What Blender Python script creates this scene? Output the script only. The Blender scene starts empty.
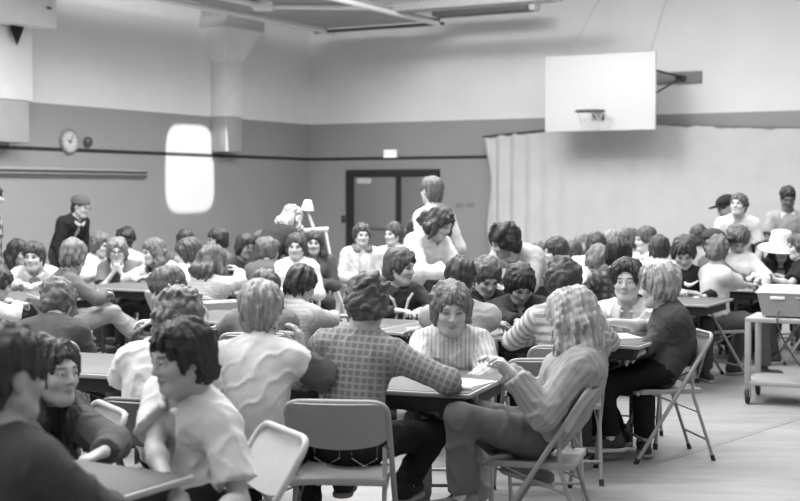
import bpy, bmesh, math, random
import numpy as np
from mathutils import Matrix, Vector
random.seed(7)
scene = bpy.context.scene
LINK = scene.collection.objects.link
PI = math.pi

# ------------------------------------------------------------------ camera geometry
FPX, EYE = 1337.0, 1.65
PITCH = math.atan2(58.5, FPX)
def ray(px, py):
    x = (px - 400.0) / FPX; y = (250.5 - py) / FPX
    c, s = math.cos(PITCH), math.sin(PITCH)
    return np.array([x, c + y * s, -s + y * c])
def at(px, py, Y):
    """world point seen in direction (px,py) at world distance Y in front of the viewer"""
    r = ray(px, py)
    return np.array([0, 0, EYE]) + r * (Y / r[1])
def at_z(px, py, z):
    r = ray(px, py)
    return np.array([0, 0, EYE]) + r * ((z - EYE) / r[2])
CORNER = np.array([-1.757, 26.1, 0.0])
U = np.array([0.875, -0.485, 0.0]); U /= np.linalg.norm(U)      # along the back wall, to the right
V = np.array([0.485, 0.875, 0.0]); V /= np.linalg.norm(V)       # along the left wall, away
def on_plane(px, py, p0, n):
    r = ray(px, py); o = np.array([0, 0, EYE])
    return o + r * (np.dot(p0 - o, n) / np.dot(r, n))
def on_left(px, py, off=0.0):  return on_plane(px, py, CORNER + U * off, U)
def on_back(px, py, off=0.0):  return on_plane(px, py, CORNER - V * off, V)

# ------------------------------------------------------------------ materials (all grey: a black and white picture)
MATS = {}
def newmat(name):
    m = bpy.data.materials.new(name); m.use_nodes = True
    nt = m.node_tree
    return m, nt, nt.nodes['Principled BSDF']
def N(nt, t, **kw):
    n = nt.nodes.new(t)
    for k, v in kw.items():
        if hasattr(n, k): setattr(n, k, v)
        else: n.inputs[k].default_value = v
    return n
def L(nt, a, b): nt.links.new(a, b)
def plain(name, v, rough=0.6, metal=0.0, noise=0.06, scale=20.0, bump=0.0, spec=0.5):
    key = (name, round(v, 3), rough, metal)
    if key in MATS: return MATS[key]
    m, nt, b = newmat(name)
    b.inputs['Roughness'].default_value = rough; b.inputs['Metallic'].default_value = metal
    b.inputs['Specular IOR Level'].default_value = spec
    tc = N(nt, 'ShaderNodeTexCoord')
    no = N(nt, 'ShaderNodeTexNoise'); no.inputs['Scale'].default_value = scale; no.inputs['Detail'].default_value = 3
    L(nt, tc.outputs['Object'], no.inputs['Vector'])
    mr = N(nt, 'ShaderNodeMapRange'); mr.inputs['From Min'].default_value = 0.25; mr.inputs['From Max'].default_value = 0.75
    mr.inputs['To Min'].default_value = v * (1 - noise); mr.inputs['To Max'].default_value = v * (1 + noise)
    L(nt, no.outputs['Fac'], mr.inputs['Value']); L(nt, mr.outputs['Result'], b.inputs['Base Color'])
    if bump:
        bp = N(nt, 'ShaderNodeBump'); bp.inputs['Strength'].default_value = bump; bp.inputs['Distance'].default_value = 0.004
        L(nt, no.outputs['Fac'], bp.inputs['Height']); L(nt, bp.outputs['Normal'], b.inputs['Normal'])
    MATS[key] = m
    return m
def cloth(v, pattern=None):
    if v > .42: v = .42 + (v - .42) * .72
    key = ('cloth', round(v, 3), pattern)
    if key in MATS: return MATS[key]
    m, nt, b = newmat('woven_cloth')
    b.inputs['Roughness'].default_value = 0.92; b.inputs['Specular IOR Level'].default_value = 0.15
    tc = N(nt, 'ShaderNodeTexCoord')
    no = N(nt, 'ShaderNodeTexNoise'); no.inputs['Scale'].default_value = 14; no.inputs['Detail'].default_value = 4
    L(nt, tc.outputs['Object'], no.inputs['Vector'])
    mr = N(nt, 'ShaderNodeMapRange'); mr.inputs['To Min'].default_value = v * 0.86; mr.inputs['To Max'].default_value = v * 1.12
    L(nt, no.outputs['Fac'], mr.inputs['Value'])
    out = mr.outputs['Result']
    if pattern:
        at_ = N(nt, 'ShaderNodeAttribute'); at_.attribute_name = 'fab'
        sp = N(nt, 'ShaderNodeSeparateXYZ'); L(nt, at_.outputs['Vector'], sp.inputs[0])
        def band(sock, period, duty, soft=0.12):
            a = N(nt, 'ShaderNodeMath', operation='DIVIDE'); L(nt, sock, a.inputs[0]); a.inputs[1].default_value = period
            f = N(nt, 'ShaderNodeMath', operation='FRACT'); L(nt, a.outputs[0], f.inputs[0])
            s = N(nt, 'ShaderNodeMath', operation='SUBTRACT'); L(nt, f.outputs[0], s.inputs[0]); s.inputs[1].default_value = 0.5
            ab = N(nt, 'ShaderNodeMath', operation='ABSOLUTE'); L(nt, s.outputs[0], ab.inputs[0])
            r = N(nt, 'ShaderNodeMapRange'); L(nt, ab.outputs[0], r.inputs['Value'])
            r.inputs['From Min'].default_value = duty / 2 - soft / 2; r.inputs['From Max'].default_value = duty / 2 + soft / 2
            r.inputs['To Min'].default_value = 1; r.inputs['To Max'].default_value = 0
            return r.outputs['Result']
        def mixv(fac, a, val):
            mx = N(nt, 'ShaderNodeMix'); mx.data_type = 'FLOAT'
            L(nt, fac, mx.inputs[0]); L(nt, a, mx.inputs[2]); mx.inputs[3].default_value = val
            return mx.outputs[0]
        if pattern == 'plaid':
            out = mixv(band(sp.outputs[0], .030, .36), out, v * 1.55); out = mixv(band(sp.outputs[1], .030, .32), out, v * 1.75)
        elif pattern == 'darkplaid':
            out = mixv(band(sp.outputs[0], .06, .5), out, v * .35); out = mixv(band(sp.outputs[1], .06, .5), out, v * .3)
        elif pattern == 'boldplaid':
            out = mixv(band(sp.outputs[0], .07, .45), out, v * .2); out = mixv(band(sp.outputs[1], .09, .45), out, v * .2)
        elif pattern == 'stripe':
            out = mixv(band(sp.outputs[1], .05, .42), out, v * .52)
        elif pattern == 'pinstripe':
            out = mixv(band(sp.outputs[0], .022, .3), out, v * .66)
        elif pattern == 'gather':
            out = mixv(band(sp.outputs[0], .026, .4, .5), out, v * 1.35)
        elif pattern == 'knit':
            out = mixv(band(sp.outputs[0], .02, .4), out, v * .8); out = mixv(band(sp.outputs[1], .024, .4), out, v * .72)
    L(nt, out, b.inputs['Base Color'])
    n2 = N(nt, 'ShaderNodeTexNoise'); n2.inputs['Scale'].default_value = 60; n2.inputs['Detail'].default_value = 2
    L(nt, tc.outputs['Object'], n2.inputs['Vector'])
    bp = N(nt, 'ShaderNodeBump'); bp.inputs['Strength'].default_value = .25; bp.inputs['Distance'].default_value = .004
    L(nt, n2.outputs['Fac'], bp.inputs['Height']); L(nt, bp.outputs['Normal'], b.inputs['Normal'])
    MATS[key] = m
    return m
def skin():
    if 'skin' in MATS: return MATS['skin']
    m, nt, b = newmat('skin')
    a = N(nt, 'ShaderNodeAttribute'); a.attribute_name = 'Col'
    L(nt, a.outputs['Color'], b.inputs['Base Color']); b.inputs['Roughness'].default_value = .5
    b.inputs['Specular IOR Level'].default_value = .35
    MATS['skin'] = m
    return m
def hair_mat(v, curly=False):
    key = ('hair', round(v, 3), curly)
    if key in MATS: return MATS[key]
    m, nt, b = newmat('hair')
    a = N(nt, 'ShaderNodeAttribute'); a.attribute_name = 'strand'
    mp = N(nt, 'ShaderNodeMapping'); mp.inputs['Scale'].default_value = (9, 9, 9) if curly else (26, 26, 3.5)
    L(nt, a.outputs['Vector'], mp.inputs['Vector'])
    no = N(nt, 'ShaderNodeTexNoise'); no.inputs['Scale'].default_value = 1; no.inputs['Detail'].default_value = 5; no.inputs['Roughness'].default_value = .65
    L(nt, mp.outputs['Vector'], no.inputs['Vector'])
    mr = N(nt, 'ShaderNodeMapRange'); mr.inputs['From Min'].default_value = .3; mr.inputs['From Max'].default_value = .7
    mr.inputs['To Min'].default_value = v * .5; mr.inputs['To Max'].default_value = v * 1.55
    L(nt, no.outputs['Fac'], mr.inputs['Value']); L(nt, mr.outputs['Result'], b.inputs['Base Color'])
    bp = N(nt, 'ShaderNodeBump'); bp.inputs['Strength'].default_value = .8; bp.inputs['Distance'].default_value = .006
    L(nt, no.outputs['Fac'], bp.inputs['Height']); L(nt, bp.outputs['Normal'], b.inputs['Normal'])
    b.inputs['Roughness'].default_value = .5; b.inputs['Specular IOR Level'].default_value = .4
    MATS[key] = m
    return m

# ------------------------------------------------------------------ objects
def base_name(n): return n
def obj(name, mesh, mat=None, parent=None, loc=None):
    o = bpy.data.objects.new(name, mesh); LINK(o)
    if mat is not None and len(mesh.materials) == 0: mesh.materials.append(mat)
    if parent is not None: o.parent = parent
    if loc is not None: o.location = Vector(loc)
    return o
def tag(o, label, cat, group=None, kind=None):
    o['label'] = label; o['category'] = cat
    if group: o['group'] = group
    if kind: o['kind'] = kind
    return o
def struct(o, label=None, cat=None):
    o['kind'] = 'structure'
    if label: o['label'] = label
    if cat: o['category'] = cat
    return o
def thing(name, label, cat, loc=(0, 0, 0), rz=0.0, group=None):
    o = bpy.data.objects.new(name, None); LINK(o)
    o.empty_display_size = .1
    o.location = Vector(loc); o.rotation_euler = (0, 0, rz)
    return tag(o, label, cat, group)
def copy_tree(o, parent=None):
    c = o.copy(); LINK(c)
    if parent is not None: c.parent = parent
    for ch in list(o.children): copy_tree(ch, c)
    return c
class MB:
    """collects simple shapes into one mesh"""
    def __init__(self): self.bm = bmesh.new()
    def box(self, lo, hi, bev=0.0, M=None):
        g = bmesh.ops.create_cube(self.bm, size=1.0)
        vs = g['verts']; lo = Vector(lo); hi = Vector(hi)
        for v in vs:
            v.co = Vector([(lo[i] + hi[i]) / 2 + v.co[i] * (hi[i] - lo[i]) for i in range(3)])
        if bev:
            es = list({e for v in vs for e in v.link_edges})
            r = bmesh.ops.bevel(self.bm, geom=es, offset=bev, segments=2, affect='EDGES', profile=.5)
            vs = list({v for f in r['faces'] for v in f.verts} | {v for v in vs if v.is_valid})
        if M is not None:
            for v in vs: v.co = M @ v.co
        return self
    def tube(self, pts, r, seg=10, closed=False, cap=True):
        pts = [Vector(p) for p in pts]; n = len(pts)
        rs = r if isinstance(r, (list, tuple)) else [r] * n
        rings = []; prev = None
        for i, p in enumerate(pts):
            if closed: d = (pts[(i + 1) % n] - pts[i - 1])
            else: d = pts[min(i + 1, n - 1)] - pts[max(i - 1, 0)]
            d.normalize()
            if prev is None:
                a = Vector((0, 0, 1)) if abs(d.z) < .9 else Vector((1, 0, 0))
                x = d.cross(a).normalized()
            else:
                x = (prev - d * prev.dot(d)).normalized()
            prev = x; y = d.cross(x)
            rings.append([self.bm.verts.new(p + (x * math.cos(2 * PI * k / seg) + y * math.sin(2 * PI * k / seg)) * rs[i]) for k in range(seg)])
        m = n if closed else n - 1
        for i in range(m):
            a, b = rings[i], rings[(i + 1) % n]
            for k in range(seg):
                self.bm.faces.new((a[k], a[(k + 1) % seg], b[(k + 1) % seg], b[k]))
        if cap and not closed:
            self.bm.faces.new(rings[0][::-1]); self.bm.faces.new(rings[-1])
        return self
    def grid(self, f, nu, nv, closed_u=False):
        vs = [[self.bm.verts.new(Vector(f(i / nu, j / nv))) for j in range(nv + 1)] for i in range(nu + (0 if closed_u else 1))]
        for i in range(nu):
            for j in range(nv):
                a = vs[i]; b = vs[(i + 1) % len(vs)]
                self.bm.faces.new((a[j], b[j], b[j + 1], a[j + 1]))
        return self
    def thicken(self, t):
        bmesh.ops.recalc_face_normals(self.bm, faces=self.bm.faces[:])
        r = bmesh.ops.solidify(self.bm, geom=self.bm.faces[:], thickness=t)
        return self
    def prism(self, poly, axis_vec):
        a = [self.bm.verts.new(Vector(p)) for p in poly]; av = Vector(axis_vec)
        b = [self.bm.verts.new(Vector(p) + av) for p in poly]
        self.bm.faces.new(a[::-1]); self.bm.faces.new(b)
        for i in range(len(a)):
            j = (i + 1) % len(a); self.bm.faces.new((a[i], a[j], b[j], b[i]))
        return self
    def lathe(self, prof, seg=24, M=None):
        rings = []
        for r, z in prof:
            rings.append([self.bm.verts.new((M @ Vector((r * math.cos(2 * PI * k / seg), r * math.sin(2 * PI * k / seg), z))) if M else
                                            Vector((r * math.cos(2 * PI * k / seg), r * math.sin(2 * PI * k / seg), z))) for k in range(seg)])
        for a, b in zip(rings[:-1], rings[1:]):
            for k in range(seg):
                self.bm.faces.new((a[k], a[(k + 1) % seg], b[(k + 1) % seg], b[k]))
        self.bm.faces.new(rings[0][::-1]); self.bm.faces.new(rings[-1])
        return self
    def mesh(self, name, smooth=True):
        bmesh.ops.recalc_face_normals(self.bm, faces=self.bm.faces[:])
        me = bpy.data.meshes.new(name); self.bm.to_mesh(me); self.bm.free()
        if smooth:
            for p in me.polygons: p.use_smooth = True
            me.set_sharp_from_angle(angle=math.radians(40))
        return me
    def build(self, name, mat, parent=None, loc=None, smooth=True):
        return obj(name, self.mesh(name, smooth), mat, parent, loc)
def fillet(pts, r, n=5):
    """polyline with its corners rounded"""
    pts = [Vector(p) for p in pts]; out = [pts[0]]
    for i in range(1, len(pts) - 1):
        a, b, c = pts[i - 1], pts[i], pts[i + 1]
        d1 = (a - b).normalized(); d2 = (c - b).normalized()
        k = min(r, (a - b).length * .49, (c - b).length * .49)
        p, q = b + d1 * k, b + d2 * k
        for t in range(n + 1):
            s = t / n
            out.append(p * (1 - s) ** 2 + b * 2 * s * (1 - s) + q * s ** 2)
    out.append(pts[-1])
    return out

# ------------------------------------------------------------------ implicit surfaces
def unit(v):
    v = np.asarray(v, float); return v / (np.linalg.norm(v) + 1e-12)
class Cone:
    def __init__(s, a, b, ra, rb): s.a, s.b, s.ra, s.rb = np.asarray(a, float), np.asarray(b, float), ra, rb
    def bbox(s):
        return np.minimum(s.a - s.ra, s.b - s.rb), np.maximum(s.a + s.ra, s.b + s.rb)
    def ev(s, X, Y, Z):
        ba = s.b - s.a; l2 = ba @ ba + 1e-12
        px, py, pz = X - s.a[0], Y - s.a[1], Z - s.a[2]
        t = np.clip((px * ba[0] + py * ba[1] + pz * ba[2]) / l2, 0, 1)
        return np.sqrt((px - t * ba[0]) ** 2 + (py - t * ba[1]) ** 2 + (pz - t * ba[2]) ** 2) - (s.ra + (s.rb - s.ra) * t)
    def grow(s, e, k=1.0): return Cone(s.a, s.b, s.ra * k + e, s.rb * k + e)
class Ell:
    def __init__(s, c, r, M=None):
        s.c, s.r = np.asarray(c, float), np.asarray(r, float); s.M = np.eye(3) if M is None else np.asarray(M, float)
    def bbox(s):
        h = np.sqrt(((s.M * s.r[None, :]) ** 2).sum(1)); return s.c - h, s.c + h
    def ev(s, X, Y, Z):
        px, py, pz = X - s.c[0], Y - s.c[1], Z - s.c[2]
        q = [px * s.M[0, i] + py * s.M[1, i] + pz * s.M[2, i] for i in range(3)]
        k0 = np.sqrt(sum((q[i] / s.r[i]) ** 2 for i in range(3))); k1 = np.sqrt(sum((q[i] / s.r[i] ** 2) ** 2 for i in range(3))) + 1e-9
        return k0 * (k0 - 1) / k1
    def grow(s, e, k=1.0): return Ell(s.c, s.r * k + e, s.M)
class Box:
    def __init__(s, c, h, M=None, rd=.01):
        s.c, s.h, s.rd = np.asarray(c, float), np.asarray(h, float), rd; s.M = np.eye(3) if M is None else np.asarray(M, float)
    def bbox(s):
        h = np.abs(s.M) @ s.h; return s.c - h, s.c + h
    def ev(s, X, Y, Z):
        px, py, pz = X - s.c[0], Y - s.c[1], Z - s.c[2]
        q = [np.abs(px * s.M[0, i] + py * s.M[1, i] + pz * s.M[2, i]) - (s.h[i] - s.rd) for i in range(3)]
        o = np.sqrt(sum(np.maximum(x, 0) ** 2 for x in q)); return o + np.minimum(np.maximum(np.maximum(q[0], q[1]), q[2]), 0) - s.rd
class Field:
    def __init__(s, lo, hi, res):
        s.res = res; s.o = np.asarray(lo, float) - 3 * res
        s.n = np.ceil((np.asarray(hi, float) + 3 * res - s.o) / res).astype(int) + 1
        s.d = np.ones(s.n, np.float32)
    def sub(s, lo, hi, pad):
        a = np.clip(np.floor((lo - pad - s.o) / s.res).astype(int), 0, s.n); b = np.clip(np.ceil((hi + pad - s.o) / s.res).astype(int) + 1, 0, s.n)
        if (b <= a).any(): return None
        sl = tuple(slice(a[i], b[i]) for i in range(3))
        ax = [(s.o[i] + s.res * np.arange(a[i], b[i])).astype(np.float32) for i in range(3)]
        return sl, ax[0][:, None, None], ax[1][None, :, None], ax[2][None, None, :]
    def add(s, p, k=.02):
        r = s.sub(*p.bbox(), k + 3 * s.res)
        if r is None: return s
        sl, X, Y, Z = r; b = p.ev(X, Y, Z); a = s.d[sl]
        h = np.maximum(k - np.abs(a - b), 0) / k
        s.d[sl] = np.minimum(a, b) - h * h * k * .25
        return s
    def cut(s, p, k=.01):
        r = s.sub(*p.bbox(), k + 3 * s.res)
        if r is None: return s
        sl, X, Y, Z = r; b = -p.ev(X, Y, Z); a = s.d[sl]
        h = np.maximum(k - np.abs(a - b), 0) / k
        s.d[sl] = np.maximum(a, b) + h * h * k * .25
        return s
    def axes(s): return [(s.o[i] + s.res * np.arange(s.n[i])).astype(np.float32).reshape([-1 if j == i else 1 for j in range(3)]) for i in range(3)]
    def clip_plane(s, p, n):
        """keep the side n points to"""
        X, Y, Z = s.axes(); s.d = np.maximum(s.d, -((X - p[0]) * n[0] + (Y - p[1]) * n[1] + (Z - p[2]) * n[2]))
        return s
    def near(s, w=.05):
        return np.nonzero(np.abs(s.d) < w)
    def displace(s, fn, w=.05):
        I = s.near(w); P = np.stack([s.o[i] + s.res * I[i] for i in range(3)], 1)
        s.d[I] += fn(P).astype(np.float32)
        return s
    def mesh(s):
        d = s.d; neg = d < 0
        c = np.zeros([x - 1 for x in d.shape], np.int8)
        for i in (0, 1):
            for j in (0, 1):
                for k in (0, 1):
                    c += neg[i:d.shape[0] - 1 + i, j:d.shape[1] - 1 + j, k:d.shape[2] - 1 + k]
        act = (c > 0) & (c < 8)
        ii, jj, kk = np.nonzero(act); n = len(ii)
        idx = np.full(act.shape, -1, np.int32); idx[ii, jj, kk] = np.arange(n)
        pos = np.zeros((n, 3)); cnt = np.zeros(n)
        C = [(0, 0, 0), (1, 0, 0), (0, 1, 0), (1, 1, 0), (0, 0, 1), (1, 0, 1), (0, 1, 1), (1, 1, 1)]
        for a in range(8):
            for b in range(a + 1, 8):
                A, B = C[a], C[b]
                if sum(abs(A[i] - B[i]) for i in range(3)) != 1: continue
                da = d[ii + A[0], jj + A[1], kk + A[2]]; db = d[ii + B[0], jj + B[1], kk + B[2]]
                m = (da < 0) != (db < 0); t = da[m] / (da[m] - db[m])
                for x in range(3): pos[m, x] += A[x] + t * (B[x] - A[x])
                cnt[m] += 1
        pos /= np.maximum(cnt, 1)[:, None]
        V_ = s.o + s.res * (np.stack([ii, jj, kk], 1) + pos)
        F = []
        for ax in range(3):
            o = [i for i in range(3) if i != ax]
            sa = [slice(1, -1)] * 3; sb = [slice(1, -1)] * 3
            sa[ax] = slice(0, -1); sb[ax] = slice(1, None)
            a = neg[tuple(sa)]; b = neg[tuple(sb)]
            E = np.stack(np.nonzero(a != b), 1); fl = a[tuple(E.T)]
            E[:, o[0]] += 1; E[:, o[1]] += 1
            q = []
            for (x, y) in ((-1, -1), (0, -1), (0, 0), (-1, 0)):
                P = E.copy(); P[:, o[0]] += x; P[:, o[1]] += y
                q.append(idx[tuple(P.T)])
            q = np.stack(q, 1)
            flip = fl if ax != 1 else ~fl
            q[~flip] = q[~flip][:, ::-1]
            F.append(q)
        F = np.concatenate(F); F = F[(F >= 0).all(1)]
        return V_, F
def mesh_from(name, Vv, F, mat=None):
    me = bpy.data.meshes.new(name)
    me.vertices.add(len(Vv)); me.vertices.foreach_set('co', np.ascontiguousarray(Vv, np.float32).ravel())
    me.loops.add(F.size); me.loops.foreach_set('vertex_index', np.ascontiguousarray(F, np.int32).ravel())
    me.polygons.add(len(F)); me.polygons.foreach_set('loop_start', np.arange(0, F.size, 4, dtype=np.int32))
    try: me.polygons.foreach_set('loop_total', np.full(len(F), 4, np.int32))
    except Exception: pass
    me.polygons.foreach_set('use_smooth', np.ones(len(F), bool))
    me.update(calc_edges=True)
    if mat: me.materials.append(mat)
    return me
def vattr(me, name, A):
    if A.shape[1] == 4:
        a = me.attributes.new(name, 'FLOAT_COLOR', 'POINT'); a.data.foreach_set('color', np.ascontiguousarray(A, np.float32).ravel())
    else:
        a = me.attributes.new(name, 'FLOAT_VECTOR', 'POINT'); a.data.foreach_set('vector', np.ascontiguousarray(A, np.float32).ravel())
def wav(P, freq, seed, n=5, aniso=(1, 1, 1)):
    """smooth random 3D field in about -1..1 built of sine waves"""
    rg = np.random.RandomState(seed); v = np.zeros(len(P))
    W = P + .35 / freq * np.sin(P[:, [1, 2, 0]] * freq * 1.7 + rg.rand(3) * 6)
    for i in range(n):
        k = unit(rg.randn(3) * np.array(aniso)) * freq * (.7 + .7 * rg.rand())
        v += np.sin(W @ k + rg.rand() * 6.28)
    return v / math.sqrt(n) / 1.2

# ------------------------------------------------------------------ people
Zv = np.array([0, 0, 1.0])
def fdir(deg):
    a = math.radians(deg); return np.array([math.sin(a), -math.cos(a), 0.0])   # 0 = towards the viewer, 90 = picture right, 180 = away
class CCone(Cone):
    """tapered tube with a flat far end"""
    def ev(s, X, Y, Z):
        ba = s.b - s.a; l = math.sqrt(ba @ ba) + 1e-9; ba = ba / l
        t = (X - s.a[0]) * ba[0] + (Y - s.a[1]) * ba[1] + (Z - s.a[2]) * ba[2]
        return np.maximum(Cone.ev(s, X, Y, Z), t - l)
    def grow(s, e, k=1.0): return CCone(s.a, s.b, s.ra * k + e, s.rb * k + e)
RES = {'n': (.0062, .0085, .0065), 'm': (.0095, .0115, .0095), 'f': (.0135, .0155, .0125)}
def build(prims, res, extra=(), pad=0.03):
    every = list(prims) + list(extra)
    lo = np.min([p.bbox()[0] for p, k in every], 0) - pad; hi = np.max([p.bbox()[1] for p, k in every], 0) + pad
    f = Field(lo, hi, res)
    for p, k in prims: f.add(p, max(k, res * .9))
    return f
def folds(seed, amp, freq=34):
    """long narrow cloth creases"""
    def fn(P):
        a = wav(P, freq * 1.2, seed, 3, (1, 1, .3)); b = wav(P, freq * 1.3, seed + 1, 3, (.7, .7, 1)); c = wav(P, freq * .5, seed + 2, 3)
        ra = np.clip(1 - np.abs(a) * 1.6, 0, 1) ** 2; rb_ = np.clip(1 - np.abs(b) * 1.6, 0, 1) ** 2
        return -amp * (1.25 * ra * np.clip(.5 + c, 0, 1) + 1.1 * rb_ * np.clip(.5 - c, 0, 1) - .35)
    return fn
def hand_prims(W, d, n, right, res, curl=.6, s=1.0):
    d = unit(d); n = unit(n - d * (n @ d)); th = np.cross(d, n) if right else np.cross(n, d)
    P = []
    kn = [(.030, .092, .072), (.010, .096, .080), (-.010, .092, .074), (-.029, .084, .058)]
    for k, (lat, fw, ln) in enumerate(kn):
        K = W + (th * lat + d * fw) * s
        P.append((Cone(W + th * lat * .45 * s + d * .012 * s, K, .0155 * s, .0125 * s), .012))
        a = K; dd = d; r = .0098 * s if k < 3 else .0085 * s
        dd = unit(d + th * (lat * 3.0))
        ang = 0
        for j, fr in enumerate((.45, .32, .25)):
            ang += curl * (.75, .95, .6)[j] * (1 + .12 * k)
            v = dd * math.cos(ang) + n * math.sin(ang)
            b = a + v * ln * fr * s
            P.append((Cone(a, b, r, r * .93), .004)); a = b; r *= .93
    a = W + (th * .020 + d * .022) * s; b = a + unit(d * .62 + th * .72 + n * .25) * .046 * s
    c = b + unit(d * .85 + th * .30 + n * .35 * (1 + curl)) * .032 * s; e = c + unit(d * .9 + th * .05 + n * .4 * (1 + curl)) * .026 * s
    P += [(Cone(a, b, .016 * s, .0125 * s), .012), (Cone(b, c, .0118 * s, .0105 * s), .004), (Cone(c, e, .0105 * s, .009 * s), .004)]
    return P
def ik(S, W, a, b, hint):
    d = W - S; l = np.linalg.norm(d); u = d / l
    l2 = min(l, (a + b) * .985); W = S + u * l2
    x = (a * a - b * b + l2 * l2) / (2 * l2); h = math.sqrt(max(a * a - x * x, 0))
    q = hint - u * (hint @ u); q = unit(q)
    return S + u * x + q * h, W
WARN = []
PEOPLE = []
def person(name_label, px, py, D, face, hair, top, arms=('table', 'table'), pose='sit', hf=None, hp=None, hr=0, res='f', pants=.05,
           jacket=None, legs=None, s=None, hs=1.0, slouch=47, sink=None, ease=.025, fem=False, pat=None, sleeve='l', collar=None, vneck=0, sk=.38, hat=None, glasses=False,
           group=None, lean=1, leandir=None, short=None, chair=True, chair_face=None, shoe=.06, sole=None, ringer=None, watch=False, hem=.06,
           inner=None, open_=1.0, logo=False, piping=None, hips=None, maxlean=64, beard=False, shoulder_stripe=None, curl=.6, seed=None, twist=0, eyes=False, fringe=0.0, chairdrop=0.0, pocket=False, sock=.5, lift=0.0):
    seed = seed if seed is not None else int(px * 7 + py * 13) % 9973
    rb, rc, rh = RES[res]; sk = sk * .92; ease = ease + .008 * fem
    H = at(px, py, D)
    Fw = fdir(face); R = np.cross(Fw, Zv)
    hf = face if hf is None else hf
    LD = Fw if leandir is None else fdir(leandir)
    sit = pose == 'sit'
    s = (.92 if sit else .97) if s is None else s
    pz = .545 - ((0 if res == 'n' else .035) if sink is None else sink) if sit else .93 * s
    L1, L2, LN = .23 * s, .265 * s, .172 * s
    def chain(th):
        d = lambda q: math.cos(q) * Zv + math.sin(q) * LD * lean
        sl = math.radians(slouch if sit else 4)
        if lean < 0:
            a = L1 * d(th * 1.1); b = L2 * d(.9 * th - .4 * sl); c = LN * d(-.4 * sl) + fdir(hf) * .02
        else:
            a = L1 * d(.6 * th - sl); b = L2 * d(1.15 * th + .35 * sl); c = LN * d(math.radians(6) + .7 * th + .4 * sl) + fdir(hf) * .012
        return a, b, c
    lo_, hi_ = 0.0, math.radians(maxlean)
    zt = H[2] - pz
    while sit and lean > 0 and slouch > 6 and zt > sum(chain(0))[2]: slouch -= 4
    zmax = sum(chain(0))[2]; zmin = sum(chain(hi_))[2]
    if zt > zmax:
        k = zt / zmax
        if k > 1.13: WARN.append(f'{short} too high k={k:.2f}')
        k = min(k, 1.13); L1 *= k; L2 *= k; LN *= min(k, 1.08); th = 0.0
    elif zt < zmin:
        WARN.append(f'{short} too low by {zmin - zt:.2f}'); th = hi_
    else:
        for _ in range(40):
            th = (lo_ + hi_) / 2
            if sum(chain(th))[2] > zt: lo_ = th
            else: hi_ = th
    a_, b_, c_ = chain(th)
    C7 = H - c_; MID = C7 - b_; PEL = MID - a_
    base = np.array([PEL[0], PEL[1], 0.0])
    # frames
    up = unit(C7 - MID); R2 = unit(R * math.cos(math.radians(twist)) + Fw * math.sin(math.radians(twist)))
    R2 = unit(R2 - up * (R2 @ up)); fw = np.cross(up, R2); CM = np.stack([R2, fw, up], 1)
    up1 = unit(MID - PEL); R1 = unit(R - up1 * (R @ up1)); f1 = np.cross(up1, R1); SM = np.stack([R1, f1, up1], 1)
    Fh = fdir(hf); hp = math.degrees(th) * .45 + 4 if hp is None else hp
    p_ = math.radians(hp); fh = math.cos(p_) * Fh - math.sin(p_) * Zv; rh_ = np.cross(Fh, Zv); uh = np.cross(rh_, fh)
    if hr:
        q = math.radians(hr); rh_, uh = rh_ * math.cos(q) + uh * math.sin(q), uh * math.cos(q) - rh_ * math.sin(q)
    HM = np.stack([rh_, fh, uh], 1)
    hl = lambda x, y, z: H + HM @ (np.array([x, y, z]) * hs)
    sw = (.162 if fem else .178) * s
    SH = {1: C7 - up * .062 * s + R2 * sw, -1: C7 - up * .062 * s - R2 * sw}
    # arms
    ARM = {}
    for sd, ps in ((1, arms[0]), (-1, arms[1])):
        S = SH[sd]; sv = R2 * sd; hint = sv * .9 - Zv * .5 - Fw * .35; n = -Zv; cl = curl; hd = None
        if isinstance(ps, tuple):
            W = at(*ps[1:4]) if ps[0] == 'w' else np.array(ps[1:4])
            if len(ps) > 4 and ps[4] is not None: hd = np.array(ps[4], float)
            if len(ps) > 5 and ps[5] is not None: hint = np.array(ps[5], float)
            if len(ps) > 6 and ps[6] is not None: n = np.array(ps[6], float)
        elif ps == 'table':
            W = S + Fw * .30 - sv * .07; W[2] = .79; hd = Fw * .8 - sv * .6; hint = sv - Zv * .25 - Fw * .4
        elif ps == 'cross':
            W = C7 + Fw * (.27 + .05 * (sd > 0)) + sv * .02; W[2] = .79 + .035 * (sd > 0); hd = -sv * 1 + Fw * .25; hint = sv - Zv * .25
        elif ps == 'lap':
            W = S + Fw * .2 - sv * .09; W[2] = .69; hd = Fw * .7 - sv * .7 - Zv * .1; hint = sv * .6 - Zv * .6 - Fw * .4
        elif ps == 'chin':
            W = hl(.03 * sd, .085, -.19); hd = uh * .9 - sv * .35 + fh * .1; n = -fh; hint = -Zv + Fw * .35 + sv * .35; cl = 1.1
        elif ps == 'cheek':
            W = hl(.088 * sd, .045, -.165); hd = uh; n = -sv; hint = -Zv + Fw * .35 + sv * .35; cl = .45
        elif ps == 'hang':
            W = S + sv * .05 + Fw * .04 - Zv * .5; hd = -Zv; n = -sv; hint = sv * .5 - Fw
        elif ps == 'front':
            W = C7 + Fw * .30 + sv * .075 - Zv * .27; hd = Fw * .4 - sv * .9; hint = sv * .7 - Zv; n = -Fw
        elif ps == 'hip':
            W = PEL + sv * .2 + Zv * .08; hd = -sv + Fw * .4; hint = sv - Fw * .5
        E, W = ik(S, W, .285 * s, .25 * s, np.asarray(hint, float))
        if hd is None: hd = W - E
        ARM[sd] = (S, E, W, unit(hd), n, cl)
    # legs
    LEG = {}
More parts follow.
